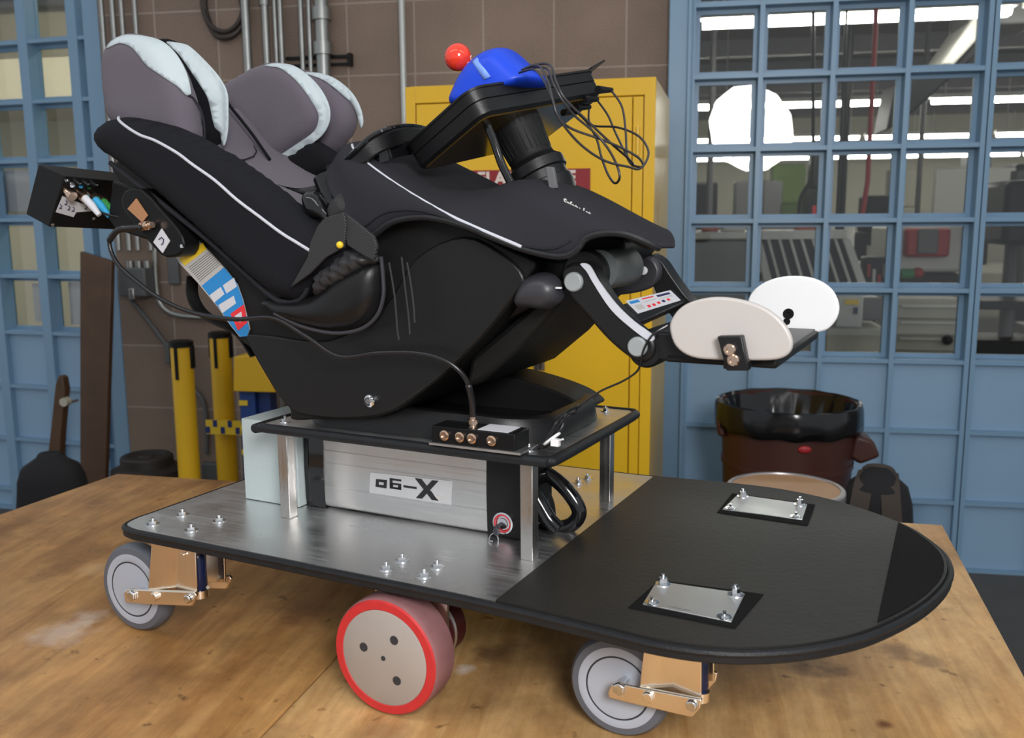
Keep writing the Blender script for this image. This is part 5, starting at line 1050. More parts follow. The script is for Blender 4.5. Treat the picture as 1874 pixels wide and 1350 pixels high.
text_mesh('embroidered_text', 'Safety 1st', .0105, gry_s, cover, tuple((q0+q1)/2+Vector((0, -.0045, .002))), tuple(xd), tuple(Vector((0, .5, 1))), bold=.0003)
q = cov(.66, .93)
m = MB(); qq = (-0.5128, 1.16, 0.7027); m.prism([(qq[0]-.007, qq[2]+.014), (qq[0]+.004, qq[2]+.013), (qq[0]+.009, qq[2]-.014), (qq[0]-.002, qq[2]-.015)], 1.13, 1.137); obj('fabric_tab', m, mat('tab_grey', (.12, .12, .125), .7), cover, bevel=.001)
m = MB(); m.prism(sm([(-0.5173, 0.6218), (-0.4884, 0.6309), (-0.4601, 0.6309), (-0.4376, 0.619), (-0.4358, 0.6027), (-0.4556, 0.5874), (-0.5088, 0.5843)], 3), 1.20, 1.34); obj('cover_lining', m, matte, cover, bevel=.004)
# ---- hand-routed cable holders etc. under the cover: dark under-structure
m = MB(); m.prism([(-0.7727, 0.6262), (-0.6894, 0.6505), (-0.595, 0.6237), (-0.5059, 0.6012), (-0.4671, 0.6003), (-0.4824, 0.5646), (-0.5259, 0.5344), (-0.5964, 0.5018), (-0.7198, 0.5274), (-0.7751, 0.5572)], 1.12, 1.38); obj('thigh_support', m, matte, seat, bevel=.01)
# ---- column with bellows and joystick tray
ax0 = Vector((-0.5733, 1.235, 0.7037)); ax1 = Vector((-0.6288, 1.235, 0.8088)); ax = (ax1-ax0).normalized()
m = MB(); m.lathe(ax0-ax*.03, ax, [(0, .040), (.012, .043), (.022, .0425), (.024, .039), (.036, .039), (.038, .0425), (.052, .0425), (.056, .038), (.06, .034)], 56); obj('column_collar', m, black, seat)
m = MB(); m.lathe(ax0+ax*.028, ax, [(0, .031), (.004, .0335), (.010, .0325), (.05, .037), (.056, .037), ((ax1-ax0).length-.03, .040)], 56); obj('column', m, matte, seat)
Xc = ax.cross(Vector((0, 1, 0))).normalized(); Yc = Xc.cross(ax)
for k in range(26):
    a = 2*pi*k/26; d_ = Xc*cos(a)+Yc*sin(a); m = MB(); m.tube([tuple(ax0+ax*.040+d_*.0325), tuple(ax0+ax*.085+d_*.0365)], .0011, seg=6)
    if k == 0: ribs = MB()
    ribs.add(m.v, m.f)
o = obj('column_ribs', ribs, black, seat); o['kind'] = 'stuff'
# front legs of the seat
hub = (-0.4571, 1.075, 0.5709); ank = (-0.3719, 1.075, 0.4935)
AL = [(-0.4742, 0.5743), (-0.4727, 0.5867), (-0.4608, 0.5944), (-0.4445, 0.594), (-0.4298, 0.5834), (-0.4151, 0.5574), (-0.3933, 0.5318), (-0.369, 0.5126), (-0.3521, 0.5027), (-0.3511, 0.4853), (-0.3641, 0.4743), (-0.3826, 0.4786), (-0.4116, 0.4996), (-0.4412, 0.5292), (-0.4651, 0.5538)]
m = MB(); m.prism(sm(AL, 4), 1.08, 1.115); leg1 = obj('leg_link', m, black, seat, bevel=.005, seg=3)
m = MB(); m.prism(sm([(-0.4481, 0.5934), (-0.4364, 0.5922), (-0.4231, 0.5722), (-0.4013, 0.5458), (-0.3769, 0.5246), (-0.3522, 0.5083), (-0.3563, 0.5014), (-0.3803, 0.5163), (-0.4069, 0.5382), (-0.4296, 0.5687), (-0.4392, 0.584)], 4), 1.0775, 1.081); obj('grey_stripe', m, pipe_m, leg1)
for q in (hub, ank): m = MB(); m.lathe((q[0], 1.080, q[2]), (0, -1, 0), [(0, .0125), (.0045, .012), (.006, .0105), (.006, .001)], 32); obj('hub_cap', m, grey_h, leg1)
m = MB(); kq = (-0.4469, 1.15, 0.5793); m.lathe((kq[0]-.012, 1.115, kq[2]), (0, 1, 0), [(0, .028), (.004, .031), (.018, .031), (.020, .026)], 40); obj('knee_joint', m, black, seat)
m = MB(); m.lathe((kq[0]+.003, 1.13, kq[2]+.004), (0, 1, 0), [(0, .026), (.05, .0265), (.10, .027), (.108, .022)], 40); obj('knee_barrel', m, grey_p, seat)
m = MB(); m.prism(sm([(-0.5152, 0.5561), (-0.4871, 0.5732), (-0.463, 0.5917), (-0.4374, 0.592), (-0.4244, 0.576), (-0.4283, 0.5556), (-0.4476, 0.5429), (-0.4778, 0.5362), (-0.5061, 0.5354)], 4), 1.32, 1.34); l2 = obj('far_hub_cover', m, dgrey_p, seat, bevel=.004)
q = (-0.4473, 1.32, 0.5726); m = MB(); m.lathe((q[0], 1.32, q[2]), (0, -1, 0), [(0, .0062), (.002, .0062), (.003, .004), (.003, .001)], 20); obj('screw', m, white, l2)
m = MB(); m.prism(sm([(-0.4509, 0.5927), (-0.4302, 0.588), (-0.411, 0.563), (-0.3885, 0.5349), (-0.369, 0.5192), (-0.356, 0.4953), (-0.3873, 0.484), (-0.4149, 0.5093), (-0.437, 0.5417)], 4), 1.342, 1.38); obj('leg_link', m, black, seat, bevel=.006, seg=3)
# calf pad with printed label between the legs
cp = [(-0.419, 1.15, 0.5385), (-0.3931, 1.15, 0.5151), (-0.3858, 1.34, 0.5268), (-0.4079, 1.34, 0.5472)]
A_, B_, C_, D_ = [Vector(p) for p in cp]
nn = ((B_-A_).cross(D_-A_)).normalized(); nn = nn if nn.z > 0 else -nn
m = MB(); m.hexa([tuple(p-nn*.014) for p in (A_, B_, C_, D_)]+[tuple(p) for p in (A_, B_, C_, D_)]); pad = obj('calf_pad', m, black, seat, bevel=.003)
lab = [(-0.4214, 1.165, 0.5386), (-0.4044, 1.165, 0.5218), (-0.3899, 1.32, 0.5307), (-0.4067, 1.32, 0.5438)]
def onp(p): p = Vector(p); return p - nn*((p-A_).dot(nn))
L4 = [onp(p) for p in lab]
m = MB(); m.hexa([tuple(p+nn*.0004) for p in L4]+[tuple(p+nn*.0012) for p in L4]); lo = obj('printed_label', m, mat('label_white', (.62, .62, .66), .5), pad)
def quadpt(s, t): return L4[0].lerp(L4[3], s).lerp(L4[1].lerp(L4[2], s), t)
for (s0, s1, t0, t1, mm) in [(.03, .22, .12, .30, blue_s), (.30, .55, .12, .20, red_s), (.62, .92, .14, .30, ink), (.05, .2, .45, .8, gry_s), (.27, .33, .66, .84, red_s), (.38, .44, .66, .84, red_s), (.50, .56, .62, .8, red_s), (.62, .68, .60, .78, ink), (.30, .55, .36, .42, gry_s), (.62, .92, .42, .48, gry_s), (.74, .80, .60, .78, red_s)]:
    P = [quadpt(s0, t0), quadpt(s1, t0), quadpt(s1, t1), quadpt(s0, t1)]; m = MB(); m.hexa([tuple(p+nn*.0011) for p in P]+[tuple(p+nn*.0016) for p in P]); obj('label_print', m, mm, pad)
# ankle and foot platform
aq = (-0.3684, 1.1, 0.4912)
m = MB(); m.lathe((aq[0]+.004, 1.085, aq[2]-.002), (0, 1, 0), [(0, .020), (.004, .023), (.26, .023), (.264, .02)], 40); obj('ankle_axle', m, black, seat)
fp = [(-0.3506, 1.09, 0.5083), (-0.35, 1.09, 0.4758), (-0.2196, 1.09, 0.484)]
far = (-0.2087, 1.375, 0.4766)
uA, uB = fp[0][0], -.205; wB = fp[1][2]
m = MB(); m.box((uA, 1.085, wB+.002), (uA+.05, 1.37, wB+.036)); obj('foot_mount', m, black, seat, bevel=.003)
m = MB(); m.box((uA+.012, 1.085, wB), (uB, 1.385, wB+.012)); fpl = obj('foot_platform', m, matte, seat, bevel=.003)
m = MB(); m.box((uA+.06, 1.09, wB+.012), (uB-.004, 1.38, wB+.0145)); obj('platform_pad', m, mat('grey_grip_pad', (.16, .16, .16), .7, bump=.5, bscale=400), fpl)
gq = [(-0.2335, 1.33, 0.496), (-0.2005, 1.33, 0.4838)]
m = MB(); m.prism(sm([(-0.3276, 0.5193), (-0.3245, 0.5326), (-0.3141, 0.5454), (-0.2978, 0.5537), (-0.2752, 0.5583), (-0.2498, 0.5572), (-0.2246, 0.5511), (-0.2046, 0.54), (-0.1914, 0.5256), (-0.1853, 0.5104), (-0.1884, 0.4977), (-0.2015, 0.49), (-0.2286, 0.4871), (-0.2667, 0.4854), (-0.2994, 0.4866), (-0.3198, 0.4986)], 4), 1.064, 1.075); n1 = obj('foot_guard', m, white_shade, seat, bevel=.003, seg=3, label='near white oval foot guard with shade in its colour')
m = MB(); m.prism(sm([(-0.3077, 0.5258), (-0.2971, 0.5455), (-0.2739, 0.5597), (-0.2446, 0.5651), (-0.214, 0.5618), (-0.191, 0.5484), (-0.1796, 0.5278), (-0.1802, 0.5082), (-0.1921, 0.4905), (-0.2106, 0.484), (-0.2351, 0.4836), (-0.2728, 0.4883), (-0.3013, 0.5033)], 4), 1.385, 1.396); n2 = obj('foot_guard', m, white, seat, bevel=.003, seg=3, label='far bright white oval foot guard')
q = [(-0.2478, 1.385, 0.5103), (-0.2497, 1.385, 0.499)]
m = MB(); m.lathe((q[0][0], 1.385, q[0][2]), (0, -1, 0), [(0, .0078), (.002, .0075), (.002, .003), (.001, .002)], 24); obj('guard_screw', m, machine_k, n2)
m = MB(); m.lathe((q[1][0], 1.385, q[1][2]), (0, -1, 0), [(0, .005), (.001, .005), (.001, .001)], 18); obj('guard_screw', m, machine_k, n2)
bq = [(-0.2667, 0.5149), (-0.2386, 0.517), (-0.2292, 0.4774), (-0.2548, 0.4757)]
m = MB(); m.prism(bq, 1.050, 1.064); m.prism([(bq[2][0]-.03, bq[2][1]+.0), (bq[2][0]-.002, bq[2][1]), (bq[2][0]-.001, bq[2][1]+.011), (bq[2][0]-.03, bq[2][1]+.011)], 1.052, 1.115); gb = obj('guard_bracket', m, black, seat, bevel=.0015)
for q in [(-0.2513, 1.05, 0.5002), (-0.2471, 1.05, 0.4885)]: m = MB(); m.lathe((q[0], 1.050, q[2]), (0, -1, 0), [(0, .0072), (.003, .0072), (.0045, .0058), (.0045, .0032), (.002, .003), (.002, .001)], 24); obj('cap_screw', m, brass, gb)
# spine label
sp_v = 1.083
spf = lambda a, b: sp_v
SPO = [(-1.1608, 0.6748), (-1.1474, 0.6661), (-1.1115, 0.6363), (-1.0686, 0.6012), (-1.0371, 0.574), (-1.0176, 0.5535), (-1.0083, 0.5303), (-1.0014, 0.5038), (-0.9971, 0.4854), (-1.0034, 0.4741), (-1.0167, 0.4726), (-1.0323, 0.4872), (-1.0582, 0.5168), (-1.0986, 0.5549), (-1.1335, 0.5834), (-1.1652, 0.6278)]
m = MB(); m.prism(SPO, 1.0815, 1.0845); sl = obj('warning_sticker', m, gry_s, shell, label='long coloured warning sticker')
def stick(px, mm, d): m = MB(); m.prism(px, 1.0815-d, 1.0816); obj('sticker_print', m, mm, sl)
stick([(-1.1608, 0.6773), (-1.1518, 0.6721), (-1.1411, 0.6602), (-1.1535, 0.6535), (-1.1624, 0.6603)], blue_s, .0006)
stick([(-1.1411, 0.6602), (-1.1277, 0.6533), (-1.1403, 0.6432), (-1.1513, 0.6517)], yel_s, .0006)
stick([(-1.1332, 0.5903), (-1.0813, 0.6162), (-1.0742, 0.6062), (-1.1224, 0.5802)], yel_s, .0006)
stick([(-1.089, 0.5493), (-1.0404, 0.579), (-1.0177, 0.557), (-1.0074, 0.5322), (-1.0006, 0.504), (-0.9964, 0.4857), (-1.0015, 0.4745), (-1.0148, 0.4729), (-1.0304, 0.4875), (-1.0563, 0.517)], blue_s, .0006)
for px in ([(-1.073, 0.5352), (-1.0494, 0.5486), (-1.0423, 0.5378), (-1.0648, 0.5235)], [(-1.0447, 0.5513), (-1.0216, 0.5635), (-1.016, 0.5503), (-1.0378, 0.5388)], [(-1.056, 0.5204), (-1.0236, 0.5359), (-1.02, 0.5242), (-1.0491, 0.5079)]): stick(px, paper, .0010)
stick([(-1.0323, 0.5078), (-1.0047, 0.5231), (-0.999, 0.4956), (-1.0186, 0.4821)], red_s, .0010)
stick([(-1.0236, 0.5047), (-1.0099, 0.512), (-1.0085, 0.5003), (-1.0133, 0.495)], paper, .0013)
for k in range(9):
    a = [(-1.1155, 0.5786), (-1.0699, 0.6037), (-1.092, 0.5552), (-1.0468, 0.5831)]; t_ = (k+.5)/9
    p = (a[0][0]+(a[2][0]-a[0][0])*t_, a[0][1]+(a[2][1]-a[0][1])*t_); q = (a[1][0]+(a[3][0]-a[1][0])*t_, a[1][1]+(a[3][1]-a[1][1])*t_)
    stick([p, q, (q[0], q[1]-.0006), (p[0], p[1]-.0006)], dgrey_p, .0006)
# black belt loop hanging behind the spine
m = MB(); m.ribbon(sm([(-1.1474, 1.12, 0.5611), (-1.15, 1.12, 0.5299), (-1.1329, 1.12, 0.5037), (-1.0963, 1.12, 0.4874), (-1.0511, 1.12, 0.4718), (-1.0216, 1.12, 0.4383)], 5, False), (.3, 1, 0), .02, .004); obj('tether_strap', m, matte, seat)

# ================================================================== JOYSTICK TRAY
A = Vector((-0.6049, 1.1, 0.8037)); Bp = Vector((-0.5425, 1.38, 0.8588)); D = Vector((-0.7098, 1.16, 0.7518))
e1 = (Bp-A); L1 = e1.length; e1.normalize(); e2 = (D-A); e2 = (e2-e1*e2.dot(e1)); L2 = e2.length+.03; e2.normalize(); e3 = e1.cross(e2); e3 = e3 if e3.z > 0 else -e3
def TP(a, b, c): return tuple(A+e1*a+e2*b+e3*c)
tray = thing('joystick_tray', 'tilted black tray box carrying the blue joystick base', 'tray', tuple(A), DECK)
RP = rr(0, L1, 0, L2, .022, 6)
def tl(rings): m = MB(); m.loft([[TP(p[0], p[1], z) for p in P] for P, z in rings]); return m
hh = .018
obj('tray_body', tl([(inset(RP, .006), -hh-.004), (inset(RP, .001), -hh), (inset(RP, .0), -.001), (inset(RP, .002), 0), (inset(RP, .0), .001), (inset(RP, -.001), hh-.002), (inset(RP, .001), hh), (inset(RP, .003), hh)]), black, tray)
obj('top_lip', tl([(inset(RP, -.003), hh-.003), (inset(RP, -.003), hh), (inset(RP, .004), hh+.0005)]), black, tray)
obj('bottom_panel', tl([(inset(RP, .008), -hh-.0055), (inset(RP, .0065), -hh-.004)]), mat('brown_reflection_panel', (.075, .045, .010), .10), tray)  # brown reflection of the bench put into the panel's colour
m = MB(); m.hexa([TP(L1-.012, -.004, hh), TP(L1+.022, -.010, hh+.006), TP(L1+.022, L2, hh+.006), TP(L1-.012, L2, hh), TP(L1-.012, -.004, hh+.003), TP(L1+.022, -.010, hh+.009), TP(L1+.022, L2, hh+.009), TP(L1-.012, L2, hh+.003)]); obj('end_flange', m, black, tray)
for c in [(-0.5522, 1.36, 0.8168), (-0.5397, 1.36, 0.8273), (-0.5729, 1.36, 0.8107), (-0.5169, 1.36, 0.8395)]:
    c = Vector(c); m = MB(); m.cyl(tuple(c-e1*.032+e3*.004), tuple(c+e1*.002), .0062, .0035); obj('cable_gland', m, black, tray)
bol = Vector((-0.5943, 1.15, 0.7509))
m = MB(); m.tube(sm([(-0.6122, 1.14, 0.7777), (-0.5999, 1.14, 0.7505), (-0.5894, 1.14, 0.7227), (-0.5755, 1.14, 0.6971)], 5, False), .0058, rr=None); 
o = obj('gas_strut', m, gloss, base=(-0.5755, 1.14, 0.6971), fr=DECK); tag(o, 'glossy black strut between the tray underside and the knee cover', 'strut')
# joystick: blue dome base, stick and red ball
jc = Vector((-0.6377, 1.2, 0.829))
jy = thing('joystick', 'blue plastic joystick base with a shiny red ball on its stick', 'joystick', tuple(jc), DECK)
n_ = e3
jt = Vector((-0.6893, 1.2, 0.8777))
ext = Vector((1, 0, 0)); ja = Vector((0, 1, 0))
DO = [(-0.6996, 0.814), (-0.692, 0.8326), (-0.6808, 0.8507), (-0.6626, 0.8703), (-0.6405, 0.8826), (-0.6214, 0.8862), (-0.6086, 0.8822), (-0.5901, 0.8661), (-0.5734, 0.8518), (-0.5626, 0.8408), (-0.5836, 0.8292), (-0.6351, 0.8214), (-0.6798, 0.8052)]
rings = []
P = sm(DO, 4); cu = sum(p[0] for p in P)/len(P); cw = sum(p[1] for p in P)/len(P)-.01
for k in range(15):
    a = -pi/2+pi*k/14; sc_ = .35+.65*cos(a)**.6 if abs(a) < pi/2-.01 else .35
    rings.append([(cu+(p[0]-cu)*sc_, 1.215+.055*sin(a), (cw-.012)+(p[1]-cw+.012)*sc_) for p in P])
m = MB(); m.loft(rings); db = obj('joystick_base', m, blue_d, jy, smooth='all')
st = sm([(-0.6369, 0.8624), (-0.6275, 0.8646), (-0.6101, 0.8404), (-0.596, 0.8322), (-0.6002, 0.8268), (-0.6186, 0.8352), (-0.6294, 0.8489)], 3)
def dome_v(u, w_):                            # near surface of the dome by ray casting its own shape
    best = 1.215
    for k in range(0, 70):
        a = -k/69*pi/2; s_ = .35+.65*max(0, cos(a))**.6
        uu = cu+(u-cu)/s_; ww = cw-.012+(w_-cw+.012)/s_-0
        if inside((uu, ww), P): best = 1.215+.055*sin(a)
    return best
obj('pale_band', patch([(-0.6461, 0.8634), (-0.6383, 0.8686), (-0.6148, 0.8408), (-0.625, 0.8371)], dome_v, .002, .006, smooth=False), blue_l, db, smooth='all')
sb0 = Vector((-0.6523, 1.2, 0.8561))
m = MB(); m.tube([tuple(sb0), tuple(jt)], .0035); obj('stick', m, steel, jy)
m = MB(); m.ball(tuple(jt), .0195, 40); obj('ball_knob', m, red_b, jy, smooth='all')
# tray cables, each looped down to the right
cb = [
 [(-0.5672, 1.15, 0.8412), (-0.5328, 1.12, 0.8388), (-0.5058, 1.09, 0.823), (-0.4833, 1.07, 0.7957), (-0.4745, 1.07, 0.7713), (-0.4595, 1.1, 0.7421), (-0.4382, 1.13, 0.7222), (-0.4159, 1.16, 0.7147), (-0.4065, 1.18, 0.7133), (-0.4091, 1.22, 0.7351), (-0.4364, 1.26, 0.7606), (-0.4835, 1.3, 0.7786), (-0.5403, 1.34, 0.7886), (-0.5522, 1.36, 0.8168)],
 [(-0.5632, 1.15, 0.8444), (-0.5251, 1.12, 0.843), (-0.493, 1.08, 0.8156), (-0.4819, 1.07, 0.7911), (-0.4804, 1.08, 0.7744), (-0.4749, 1.11, 0.7615), (-0.446, 1.14, 0.7489), (-0.4273, 1.17, 0.7385), (-0.4117, 1.19, 0.7265), (-0.4104, 1.2, 0.7164), (-0.4336, 1.22, 0.7216), (-0.4585, 1.26, 0.743), (-0.4876, 1.3, 0.7735), (-0.5103, 1.33, 0.8004), (-0.5397, 1.36, 0.8273)],
 [(-0.5624, 1.16, 0.8485), (-0.5135, 1.12, 0.8387), (-0.4909, 1.09, 0.8154), (-0.4775, 1.09, 0.7929), (-0.4698, 1.11, 0.7766), (-0.4533, 1.13, 0.7587), (-0.4385, 1.14, 0.7398), (-0.4287, 1.15, 0.7181), (-0.424, 1.15, 0.7008), (-0.4381, 1.17, 0.6948), (-0.4558, 1.19, 0.708), (-0.4771, 1.22, 0.734), (-0.4996, 1.26, 0.7596), (-0.5384, 1.32, 0.7892), (-0.5729, 1.36, 0.8107)],
 [(-0.5559, 1.16, 0.8508), (-0.5097, 1.12, 0.8431), (-0.4909, 1.1, 0.8179), (-0.4782, 1.1, 0.796), (-0.4571, 1.13, 0.7683), (-0.4402, 1.16, 0.7453), (-0.4304, 1.2, 0.7277), (-0.4297, 1.22, 0.72), (-0.4464, 1.24, 0.734), (-0.4637, 1.28, 0.7708), (-0.4845, 1.32, 0.8097), (-0.5169, 1.36, 0.8395)]]
w4 = ['that makes the widest loop to the right', 'that crosses itself in the middle of the bundle', 'that hangs lowest', 'that ends highest on the tray']
for k, pts in enumerate(cb):
    m = MB(); m.tube(sm(pts, 8, False), .00165, seg=7); o = obj('tray_cable', m, cable_g, base=pts[0], fr=DECK, smooth='all'); tag(o, 'thin dark cable %s, hanging from the tray' % w4[k], 'cable', 'cables looping from the joystick tray')

# ================================================================== BOXES AND CABLES ON THE SEAT BACK
E1, E2, F1, F2 = [Vector(p) for p in [(-1.4333, 1.12, 0.7281), (-1.4841, 1.12, 0.641), (-1.4987, 1.12, 0.7505), (-1.5442, 1.12, 0.6635)]]
dv = Vector((.01, .24, -.012))
pb = thing('power_box', 'black electronics box with coloured connectors behind the seat back', 'box', tuple(F2), DECK)
m = MB(); m.hexa([tuple(F2), tuple(E2), tuple(E2+dv), tuple(F2+dv), tuple(F1), tuple(E1), tuple(E1+dv), tuple(F1+dv)]); obj('case', m, machine_k, pb, bevel=.002)
fu = (E1-E2); fn = (fu.cross(dv)).normalized(); fn = fn if fn.x > 0 else -fn
def FP(s, t, d=0): return tuple(E2 + dv*s + fu*t + fn*d)
# connector row
import itertools
fx = lambda px: None
cols = [brass, white_c, blue_c, green_c]
for k in range(4):
    c = Vector(FP((.05, .155, .245, .315)[k], .72-.02*k)); m = MB(); m.cyl(tuple(c), tuple(c+fn*.012), .0075, .0065, 18); m.cyl(tuple(c+fn*.012), tuple(c+fn*.02), .0085, .0085, 18); s_ = obj('socket', m, brass, pb)
    if k:
        m = MB(); e = c+fn*.018; m.tube([tuple(e), tuple(e+fn*.018+Vector((0, .002, -.004))), tuple(e+fn*.034+Vector((0, .006, -.013)))], .007, rr=[.0072, .0068, .0045], seg=14); obj('connector', m, cols[k], s_, label='%s cable connector' % ['', 'white', 'light blue', 'green'][k])
    m = MB(); c2 = Vector(FP(.06+.07*k, .88)); m.cyl(tuple(c2), tuple(c2+fn*.008), .005, seg=12); obj('nut', m, steel, pb)
def fquad(pts, mm, name, d=.0008): 
    m = MB(); m.hexa([FP(s, t, .0002) for s, t in pts]+[FP(s, t, d) for s, t in pts]); return obj(name, m, mm, pb)
fquad([(-.0+.015, .30), (.17, .22), (.20, .50), (.03, .62)], paper, 'paper_label'); fquad([(.18, .32), (.30, .36), (.33, .52), (.20, .50)], paper, 'paper_label')
for k, (s, t) in enumerate([(.03, .38), (.065, .46), (.10, .36), (.14, .34), (.24, .40)]):
    m = MB(); c = Vector(FP(s, t, .0014)); a = Vector(FP(s+.018, t, .0014)); b = Vector(FP(s, t+.08, .0014)); m.tube([tuple(b), tuple(a+(b-c)*.5), tuple(c), tuple(c+(a-c)*1.2)], .0008, seg=5); obj('pen_mark', m, ink, pb)
for s, t in [(.02, .93), (.02, .05), (.34, .22)]: m = MB(); c = Vector(FP(s, t)); m.cyl(tuple(c), tuple(c+fn*.002), .003, seg=12); obj('screw', m, steel, pb)
rn = (E1-F1).normalized(); c = F2.lerp(F1, .30); m = MB(); m.cyl(tuple(c+Vector((-.002, .02, 0))), tuple(c-rn*.009+Vector((0, .02, 0))), .009, seg=16); obj('red_button', m, mat('dark_red_button', (.2, .01, .02), .4), pb)
# mounting arm between the box and the seat
m = MB(); m.prism([(-1.3872, 0.7221), (-1.3341, 0.7066), (-1.2884, 0.6539), (-1.3052, 0.6158), (-1.388, 0.635), (-1.4055, 0.6546)], 1.18, 1.24); o = obj('mounting_bracket', m, matte, seat, bevel=.004)
# slim sensor box along the spine
sbx = thing('sensor_box', 'slim black box with brown tape and a white numbered label on the seat spine', 'box', (-1.1522, 1.05, 0.6368), DECK)
m = MB(); m.prism(sm([(-1.2035, 0.6961), (-1.1673, 0.6995), (-1.1262, 0.6658), (-1.0945, 0.6368), (-1.0839, 0.6162), (-1.092, 0.6004), (-1.1119, 0.5952), (-1.1348, 0.5983), (-1.1739, 0.6326), (-1.2109, 0.6709)], 2), 1.045, 1.0788); obj('case', m, machine_k, sbx, bevel=.003)
m = MB(); m.prism([(-1.1763, 0.6846), (-1.1541, 0.6586), (-1.1669, 0.6478), (-1.197, 0.669)], 1.0430, 1.0446); obj('tape_patch', m, tape, sbx)
m = MB(); m.prism([(-1.1269, 0.6385), (-1.1114, 0.6195), (-1.128, 0.6011), (-1.1463, 0.6177)], 1.0432, 1.0448); lp_ = obj('number_label', m, paper, sbx)
m = MB(); m.tube([(-1.1326, 1.042, 0.622), (-1.1265, 1.042, 0.6253), (-1.1222, 1.042, 0.622), (-1.1238, 1.042, 0.617), (-1.1276, 1.042, 0.6137)], .0008, seg=5); obj('pen_mark', m, ink, lp_)
m = MB(); q = (-1.0888, 1.045, 0.604); m.cyl((q[0]+.002, 1.045, q[2]+.008), (q[0]+.002, 1.0425, q[2]+.008), .003, seg=12); obj('screw', m, steel, sbx)
# cable 1: from the sensor box, looping down and along the seat side to the junction box
c1 = [(-1.1444, 1.035, 0.6436), (-1.1555, 1.03, 0.6404), (-1.1735, 1.025, 0.6388), (-1.1954, 1.02, 0.6356), (-1.2151, 1.02, 0.6205), (-1.2041, 1.02, 0.5885), (-1.1618, 1.02, 0.5582), (-1.1064, 1.02, 0.5305), (-1.0459, 1.025, 0.5125), (-0.9757, 1.03, 0.5067), (-0.912, 1.04, 0.51), (-0.8494, 1.035, 0.4875), (-0.7932, 1.035, 0.4619), (-0.7321, 1.04, 0.4695), (-0.6734, 1.045, 0.4723), (-0.6326, 1.055, 0.463), (-0.6093, 1.065, 0.4409), (-0.6073, 1.08, 0.4086), (-0.6088, 1.085, 0.3832)]
t = thing('coaxial_cable', 'black coaxial cable running from the sensor box down to the connector box on the shelf', 'cable', c1[0], DECK)
m = MB(); m.tube(sm(c1, 7, False), .0034, seg=10); obj('cable', m, cable_m, t, smooth='all')
def bnc(p, q, par, name='bnc_plug', s=1.0):
    p, q = Vector(p), Vector(q); d = (q-p).normalized(); m = MB()
    m.lathe(p, d, [(0, .0045*s), (.004*s, .0045*s), (.0042*s, .0068*s), (.010*s, .0068*s), (.0102*s, .0052*s), (.013*s, .0052*s), (.0132*s, .0072*s), (.020*s, .0072*s), (.0205*s, .0048*s), (.028*s, .0048*s)], 20); return obj(name, m, brass, par)
bnc((-1.1634, 1.035, 0.6412), (-1.1292, 1.035, 0.6452), t)
bnc(c1[-1], (c1[-1][0]+.001, c1[-1][1], c1[-1][2]-.03), t)
m = MB(); m.tube(sm(c1[-4:], 6, False)[8:], .0045, seg=12); obj('strain_relief', m, cable_m, t, smooth='all')
m = MB(); m.tube(sm(c1[1:5], 6, False), .0048, seg=12); obj('strain_relief', m, cable_m, t, smooth='all')
# thin wires from the coloured connectors into the seat
e = Vector(FP(.62, .50, .05))
for k in range(3):
    a = Vector(FP(.22+.08*k, .58, .045)); m = MB(); m.tube(sm([tuple(a), tuple(a+Vector((.03, .01, -.008))), tuple(a+Vector((.06, .02, -.01+.003*k)))], 5, False), .0022, seg=8); o = obj('signal_wire', m, cable_m, base=tuple(a), fr=DECK); tag(o, 'short black wire leaving the %s connector of the electronics box' % ['white', 'light blue', 'green'][k], 'wire', 'wires at the electronics box')
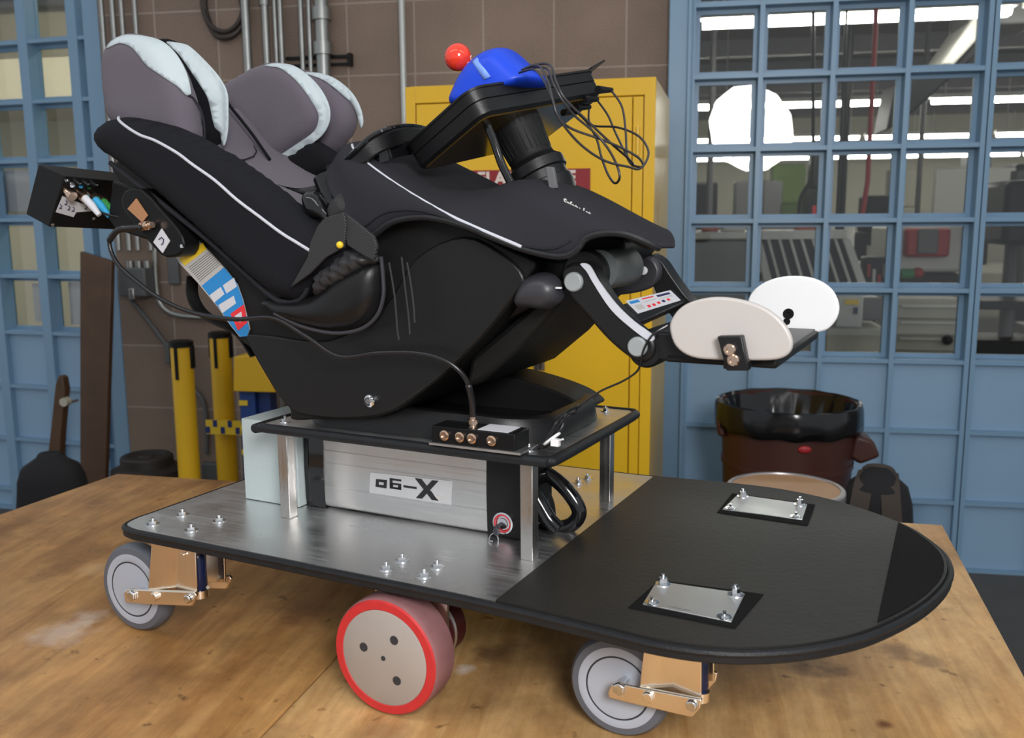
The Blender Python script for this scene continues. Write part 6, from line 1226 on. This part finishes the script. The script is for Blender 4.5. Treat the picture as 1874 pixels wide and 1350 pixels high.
# ---- connector box on the shelf
jq = [(-0.6649, 1.072, 0.3342), (-0.5359, 1.072, 0.3435), (-0.5333, 1.072, 0.3668), (-0.667, 1.072, 0.3573)]
u0_, u1_ = jq[0][0], jq[1][0]; jz0, jz1 = .3455, .3455+.0235
jb_ = thing('connector_box', 'small black box with four round sockets on the front edge of the shelf', 'box', (u0_, 1.07, jz0), DECK)
m = MB(); m.box((u0_, 1.068, jz0), (u1_, 1.112, jz1)); obj('case', m, machine_k, jb_, bevel=.0015)
for px in [(-0.6428, 1.068, 0.3482), (-0.6186, 1.068, 0.3477), (-0.5999, 1.068, 0.3466), (-0.5698, 1.068, 0.3475)]:
    m = MB(); m.lathe((px[0], 1.068, jz0+.012), (0, -1, 0), [(0, .0072), (.003, .0072), (.0035, .0056), (.006, .0054), (.006, .0032), (.003, .003), (.003, .001)], 24); obj('socket', m, brass, jb_)
m = MB(); m.box((u1_-.058, 1.072, jz1), (u1_-.012, 1.108, jz1+.0008)); obj('paper_label', m, paper, jb_)
m = MB(); m.box((u0_-.002, 1.064, jz0-.003), (u1_+.01, 1.118, jz0)); obj('mounting_plate', m, alu, jb_)
# ---- cable tie bundle at the shelf corner
tb = thing('cable_bundle', 'tied bundle of thin black cables with a white cable tie at the shelf corner', 'cables', (-.53, 1.10, .345), DECK)
bun = [(-0.51, 1.085, 0.3433), (-0.4956, 1.085, 0.3582), (-0.4829, 1.09, 0.3768), (-0.4772, 1.1, 0.3922), (-0.4697, 1.11, 0.3983)]
for k in range(7):
    a = R.uniform; m = MB(); m.tube(sm([(p[0]+a(-.006, .006), p[1]+a(-.005, .005), max(.349, p[2]+a(-.004, .006))) for p in bun], 5, False), .0019, seg=7); obj('cable', m, cable_m, tb)
q = Vector((-0.4869, 1.078, 0.3658))
m = MB(); m.tube([(q.x+.011*cos(a)*.9, q.y+.009*sin(a), q.z+.008*cos(a)) for a in [2*pi*k/24 for k in range(24)]], .0018, seg=8, closed=True); m.box((q.x+.004, q.y-.013, q.z-.006), (q.x+.015, q.y-.006, q.z+.003)); m.tube([(q.x+.011, q.y-.01, q.z), (q.x+.022, q.y-.014, q.z+.005)], .0013); obj('cable_tie', m, white, tb)
c2 = [(-0.4697, 1.11, 0.3983), (-0.4464, 1.1, 0.4168), (-0.4275, 1.1, 0.4305), (-0.3962, 1.095, 0.4464), (-0.3766, 1.09, 0.4604), (-0.3683, 1.08, 0.4727), (-0.362, 1.073, 0.4909), (-0.3503, 1.072, 0.5104), (-0.3346, 1.08, 0.5215)]
m = MB(); m.tube(sm(c2, 6, False), .0014, seg=7); obj('long_cable', m, cable_m, tb)
